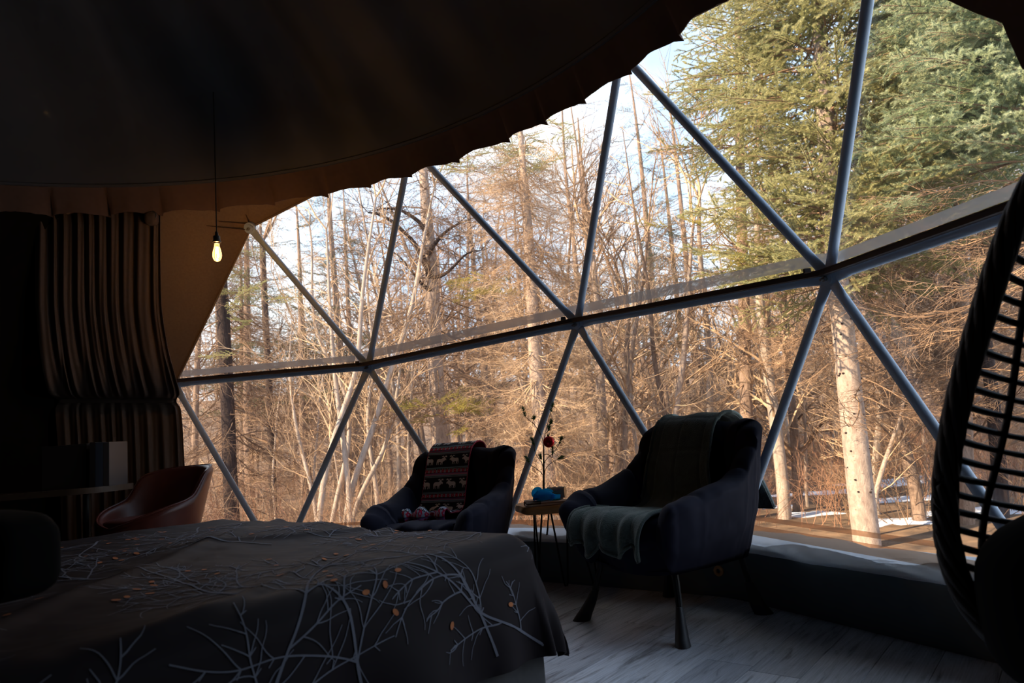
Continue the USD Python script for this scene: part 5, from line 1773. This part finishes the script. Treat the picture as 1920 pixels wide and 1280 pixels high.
clump(t3, o3, 895, 548, 10.6, 16, .36, 'needle_gold', 1, 'yellow-green boughs beside the trunk', 34, 10)
clump(t3, o3, 835, 772, 10.4, 20, .38, 'needle_gold', 2, 'yellow-green boughs low on the trunk', 36, 14)
t4, o4, c4, r4 = hero('spruce_tree', 'pale trunk wrapped in a dense thicket of dead brown branches behind the little pine', 'tree', [(1046, 1000), (1027, 900), (1006, 700), (996, 520), (986, 380), (976, 250), (968, 100)], 10.0, [20, 18.5, 16, 13.5, 10, 6, 3], 'bark_pale', 4)
scatter('dead_branches', t4, dead_p('twig_tan'), ring_items(rng, c4, r4, o4, zpx(900, 1010, 10), zpx(270, 980, 10), 330, (-.05, .28), lambda z: .62, 4), 'dense dead branches')
it = ring_items(rng, c4, r4, o4, zpx(330, 980, 10), zpx(120, 970, 10), 24, (.2, .2), lambda z: .5, 3)
scatter('boughs', t4, bough_p('needle_olive'), it)
t1, o1, c1, r1 = hero('spruce_tree', 'trunk, shade painted in its bark, with drooping dead branches at the left end of the window', 'tree', [(438, 1000), (430, 850), (424, 700), (416, 550), (408, 400), (402, 250)], 10.5, [16, 15, 14.5, 13.5, 12, 9], 'bark_dark', 5)
scatter('dead_branches', t1, dead_p('twig_dead'), ring_items(rng, c1, r1, o1, zpx(950, 430, 10.5), zpx(330, 405, 10.5), 130, (-.15, .2), lambda z: .85, 4))
clump(t1, o1, 470, 560, 10.2, 16, .40, 'needle_olive', 3, 'olive boughs right of the dark trunk', 20, 32)
clump(t4, o4, 960, 290, 10.6, 18, .5, 'needle_olive', 4, None, 34, 22)
clump(t6, o6, 1480, 510, 8.4, 12, .40, 'needle_gold', 5, 'yellow-green boughs just above the rail', 50, 14)
clump(t6, o6, 1340, 420, 9.5, 12, .45, 'needle_gold', 6, 'yellow-green boughs left of the rail joint', 40, 26)
clump(ts, os_, 1715, 400, 6.6, 8, .30, 'needle_blue', 7, 'small blue-green bough just above the rail', 22, 8)
# slimmer single trunks, each its own tree
SLIM = [('slim pale trunk between the little pine and the right armchair', [(1140, 1000), (1130, 820), (1122, 640), (1112, 480)], 12, [12, 11, 9, 5], 'bark_pale'),
        ('second slim trunk just left of the right armchair', [(1166, 1000), (1160, 850), (1172, 700), (1176, 560)], 11.5, [8, 7, 6, 4], 'bark_brown'),
        ('leaning brown trunk right of the big pale trunk', [(1728, 1010), (1712, 900), (1680, 790), (1650, 690), (1630, 560)], 9.2, [14, 13, 12, 10, 6], 'bark_brown'),
        ('thin forked trunk leaning left behind the big pale trunk', [(1650, 1000), (1640, 880), (1652, 760), (1640, 620)], 10, [8, 7, 6, 4], 'bark_grey'),
        ('pale thin stem crossing to the upper right of the big pale trunk', [(1632, 940), (1668, 840), (1690, 770), (1694, 690)], 8.6, [5.5, 5, 4, 3], 'bark_pale'),
        ('grey trunk right of the right armchair\'s wing', [(1474, 1000), (1462, 860), (1440, 700), (1425, 560), (1420, 420)], 10.2, [14, 12.5, 11, 9, 6], 'bark_grey'),
        ('brown trunk beside the strut right of the right armchair', [(1500, 1000), (1492, 850), (1478, 700), (1470, 560)], 11, [11, 10, 9, 6], 'bark_brown'),
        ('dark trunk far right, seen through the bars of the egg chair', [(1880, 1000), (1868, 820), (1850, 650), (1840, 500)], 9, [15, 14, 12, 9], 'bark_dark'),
        ('slanting tan trunk seen through the upper bars of the egg chair', [(1815, 990), (1790, 860), (1772, 740), (1740, 600)], 9.8, [12, 11, 9, 6], 'bark_brown'),
        ('twin-stemmed pale trunk behind the far arm of the right armchair', [(1232, 1000), (1252, 850), (1278, 700), (1290, 560), (1300, 420)], 10.6, [9, 8, 7, 5, 3], 'bark_pale'),
        ('thin trunk bending left above the right armchair', [(1345, 1000), (1330, 820), (1330, 680), (1316, 520), (1312, 380)], 11.4, [9, 8, 7, 6, 4], 'bark_grey'),
        ('slim trunk in the gap left of the dark trunk', [(368, 1000), (366, 820), (372, 640), (380, 500)], 12, [8, 7, 6, 4], 'bark_brown'),
        ('slim dark trunk between the leftmost struts', [(512, 1000), (508, 800), (500, 620), (494, 450)], 13, [9, 8, 6, 4], 'bark_dark')]
for k, (lab, pxs, d, rd, mt) in enumerate(SLIM):
    t, o, c, r = hero('slender_tree', lab, 'tree', pxs, d, rd, mt, 30 + k)
    mb = MB()
    for q in range(16):
        i = rng.integers(8, 40)
        a = rng.uniform(0, 2 * PI)
        twig(mb, rng, c[i] - o, np.array([math.cos(a), math.sin(a) * .7, rng.uniform(.2, .9)]), rng.uniform(.6, 1.5), max(.004, r[i] * .3), 2, 4, .7, .2)
    i = -1
    for q in range(3):
        twig(mb, rng, c[-1] - o, np.array([rng.normal(0, .35), rng.normal(0, .3), 1]), rng.uniform(1.4, 2.4), r[-1] * .8, 2, 6, .6, .3, 6, 4)
    obj('branches', mb.get(), M['twig_tan' if mt in ('bark_pale', 'bark_grey') else 'twig_dead'], t, smooth=False)
# clump of pale alder stems at the left
CL2 = [([(600, 1000), (612, 880), (640, 780), (668, 690), (676, 600), (690, 470), (705, 370)], 7), ([(645, 1000), (652, 900), (640, 800), (628, 700), (618, 560), (612, 430)], 6.5), ([(655, 1000), (668, 890), (700, 800), (725, 720), (752, 640), (775, 560), (786, 500), (800, 420), (815, 350)], 7),
       ([(618, 1000), (640, 900), (655, 800), (640, 720), (600, 640), (585, 520), (580, 420)], 5.5), ([(670, 1000), (690, 900), (720, 840), (745, 730), (760, 640)], 5.5), ([(590, 1000), (580, 900), (560, 820), (545, 720), (550, 600)], 4.5), ([(690, 1000), (700, 880), (690, 780), (700, 680), (690, 560), (720, 430)], 5)]
for k, (pxs, w) in enumerate(CL2):
    lab = ('pale stem with a long S bend in the clump left of the moose blanket', 'straight pale stem in the middle of the clump left of the moose blanket', 'pale clump stem that arches right, up to the trunk above the moose blanket',
           'pale stem of the clump that bends back to the left', 'short thick stem of the clump, nearest the moose blanket', 'thin stem leaning left, out of the clump', 'wavy thin stem at the right of the clump')[k]
    t, o, c, r = hero('alder_stem', lab, 'tree', pxs, 9.6 + .12 * k, [w, w * .95, w * .8, w * .6, w * .3], 'bark_grey', 60 + k)
    mb = MB()
    for q in range(22):
        i = rng.integers(12, 40)
        a = rng.uniform(0, 2 * PI)
        twig(mb, rng, c[i] - o, np.array([math.cos(a), math.sin(a) * .7, rng.uniform(.4, 1.2)]), rng.uniform(.5, 1.2), max(.003, r[i] * .32), 2, 4, .6, .25)
    for q in range(2):
        twig(mb, rng, c[-1] - o, np.array([rng.normal(0, .3), rng.normal(0, .3), 1]), rng.uniform(1.0, 1.8), r[-1], 2, 6, .6, .3, 6, 4)
    obj('branches', mb.get(), M['twig_tan'], t, smooth=False)


# ---- kinds of tree that stand in numbers: the first of each kind, then copies
PLACES = [(400, 'above the red tub chair'), (470, 'behind the dark left trunk'), (580, 'right of the dark left trunk'), (700, 'behind the pale stem clump'), (790, 'right of the pale stem clump'), (870, 'above the moose blanket'),
          (960, 'left of the little pine'), (1060, 'behind the little pine'), (1180, 'right of the little pine'), (1300, 'left of the plush throw'), (1420, 'above the plush throw'), (1540, 'left of the big pale trunk'),
          (1660, 'behind the big pale trunk'), (1745, 'right of the big pale trunk'), (9999, 'behind the egg chair')]
RANK = ['nearest', 'second nearest', 'third nearest', 'fourth nearest', 'fifth nearest', 'sixth nearest', 'seventh nearest', 'eighth nearest', 'ninth nearest', 'tenth nearest', 'eleventh nearest', 'twelfth nearest', 'thirteenth nearest', 'fourteenth nearest', 'fifteenth nearest', 'sixteenth nearest', 'seventeenth nearest', 'eighteenth nearest', 'nineteenth nearest', 'twentieth nearest', 'twenty-first nearest', 'twenty-second nearest', 'twenty-third nearest', 'twenty-fourth nearest']
stood = []
taken = {}


def open_sky(u):
    return (-.43 < u < -.20) or (.17 < u < .36)


def plant(make, name, cat, n, area, label, group, size, seed, gap=.9, duck=1.0):
    rng = np.random.default_rng(seed)
    spots = []
    tries = 0
    while len(spots) < n and tries < 4000:
        tries += 1
        u = rng.uniform(*area[0]); y = rng.uniform(*area[1])
        x = u * y
        if any(math.hypot(x - a, y - b) < gap for a, b in stood):
            continue
        stood.append((x, y))
        s = rng.uniform(*size) * (duck if open_sky(u) else 1.0)
        col_ = project(np.array([x, y, gz(x, y) + 1.2]))[0]
        spots.append(((x, y, float(gz(x, y)) - .05), s, next(p for c, p in PLACES if col_ < c)))
    spots.sort(key=lambda q: q[0][1])
    roots = []
    for k, (loc, s, place) in enumerate(spots):
        i = taken.get((label, place), 0); taken[label, place] = i + 1
        lab = f'{label} {place}, {RANK[min(i, 23)]} of those there'
        if k < len(make):
            t = thing(name, lab, cat, loc, rng.uniform(0, 2 * PI), group, None, s)
            make[k](t); roots.append(t)
        else:
            copy_of(roots[k % len(make)], loc, rng.uniform(0, 2 * PI), s, lab, group)


def maker_bare(seed, H, r0, mt, mb_, **kw):
    def go(t):
        tr, br = bare_tree(seed, H, r0, **kw)
        obj('trunk', tr, M[mt], t, smooth=70)
        obj('branches', br, M[mb_], t, smooth=False)
    return go


def maker_conifer(seed, H, r0, needle, nb=70):
    def go(t):
        rng = np.random.default_rng(seed)
        v, f, c, r = trunk(np.array([(0, 0, 0), (.05, 0, H * .4), (0, .06, H * .7), (0, 0, H)]), [r0, r0 * .8, r0 * .5, .01], seed, 8, 30, .06)
        obj('trunk', (v, f), M['bark_brown'], t, smooth=70)
        it = ring_items(rng, c, r, np.zeros(3), H * .30, H * .99, nb, (.0, .2), lambda z: .25 + 1.25 * (1 - z / H), 2)
        scatter('boughs', t, bough_p(needle, FARB), it)
        it = ring_items(rng, c, r, np.zeros(3), H * .08, H * .45, 34, (-.05, .2), lambda z: 1.0, 4)
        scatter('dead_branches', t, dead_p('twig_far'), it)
    return go


def maker_dead(seed, H, r0):
    def go(t):
        rng = np.random.default_rng(seed)
        v, f, c, r = trunk(np.array([(0, 0, 0), (.05, 0, H * .4), (0, .06, H * .7), (0, 0, H)]), [r0, r0 * .85, r0 * .6, .02], seed, 9, 30, .06)
        obj('trunk', (v, f), M['bark_brown'], t, smooth=70)
        it = ring_items(rng, c, r, np.zeros(3), H * .06, H * .97, 95, (-.05, .25), lambda z: 1.15 - .6 * z / H, 4)
        scatter('dead_branches', t, dead_p('twig_dead'), it)
    return go


plant([maker_bare(s, h, r, mt, tw, nb=15, up=.35, low=.22) for s, h, r, mt, tw in ((101, 6.5, .045, 'bark_grey', 'twig_tan'), (102, 7.5, .06, 'bark_brown', 'twig_tan'), (103, 5.5, .035, 'bark_grey', 'twig_tan'))],
      'sapling', 'tree', 22, ((.02, .62), (10.5, 15)), 'thin bare sapling', 'bare saplings in the middle distance', (.75, 1.2), 71, .5, .8)
plant([maker_bare(s, h, r, mt, 'twig_tan', nb=15, up=.35, low=.2) for s, h, r, mt in ((104, 6.0, .035, 'bark_grey'), (105, 5.0, .03, 'bark_brown'))],
      'sapling', 'tree', 10, ((-.48, -.1), (11, 15)), 'thin bare sapling', 'bare saplings at the left', (.75, 1.2), 72, .5, .6)
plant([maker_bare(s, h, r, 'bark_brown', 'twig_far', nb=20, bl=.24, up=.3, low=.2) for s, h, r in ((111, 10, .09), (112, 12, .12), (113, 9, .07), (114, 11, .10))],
      'bare_tree', 'tree', 100, ((-.50, .85), (15, 44)), 'far bare brown tree', 'far bare trees', (.75, 1.3), 73, 1.0, .5)
plant([maker_dead(s, h, r) for s, h, r in ((121, 8.5, .10), (122, 10, .13))],
      'dead_spruce', 'tree', 26, ((-.50, .80), (13, 28)), 'drooping dead brown spruce', 'dead spruces farther back', (.8, 1.25), 74, 1.2, .55)
plant([maker_conifer(s, h, r, 'needle_dark') for s, h, r in ((131, 10, .12), (132, 12, .14))],
      'conifer', 'tree', 34, ((-.50, .85), (19, 44)), 'far dark green conifer', 'far dark conifers', (.7, 1.15), 75, 1.2, .55)


plant([maker_conifer(133, 9.5, .11, 'needle_dark', 46)], 'pine', 'tree', 6, ((-.42, -.19), (15, 21)), 'dark pine with level boughs', 'pines against the open sky', (.85, 1.1), 77, .8)
plant([maker_conifer(134, 10.5, .11, 'needle_dark', 46)], 'pine', 'tree', 3, ((.20, .34), (15, 20)), 'dark pine with level boughs', 'pines against the open sky', (.85, 1.1), 78, .8)


def maker_brush(seed, mt, n=26, H=1.1):
    def go(t):
        rng = np.random.default_rng(seed)
        mb = MB()
        for k in range(n):
            p = np.array([rng.normal(0, .28), rng.normal(0, .28), 0])
            twig(mb, rng, p, np.array([rng.normal(0, .4), rng.normal(0, .4), 1]), rng.uniform(.6, 1.2) * H, .0055, 2, 4, .6, .1)
        obj('stems', mb.get(), M[mt], t, smooth=False)
    return go


plant([maker_brush(141, 'twig_red'), maker_brush(142, 'twig_dead')], 'brush', 'shrub', 60, ((-.50, .80), (8.8, 16)), 'low reddish bare brush', 'bare brush on the forest floor', (.6, 1.15), 76, .4)
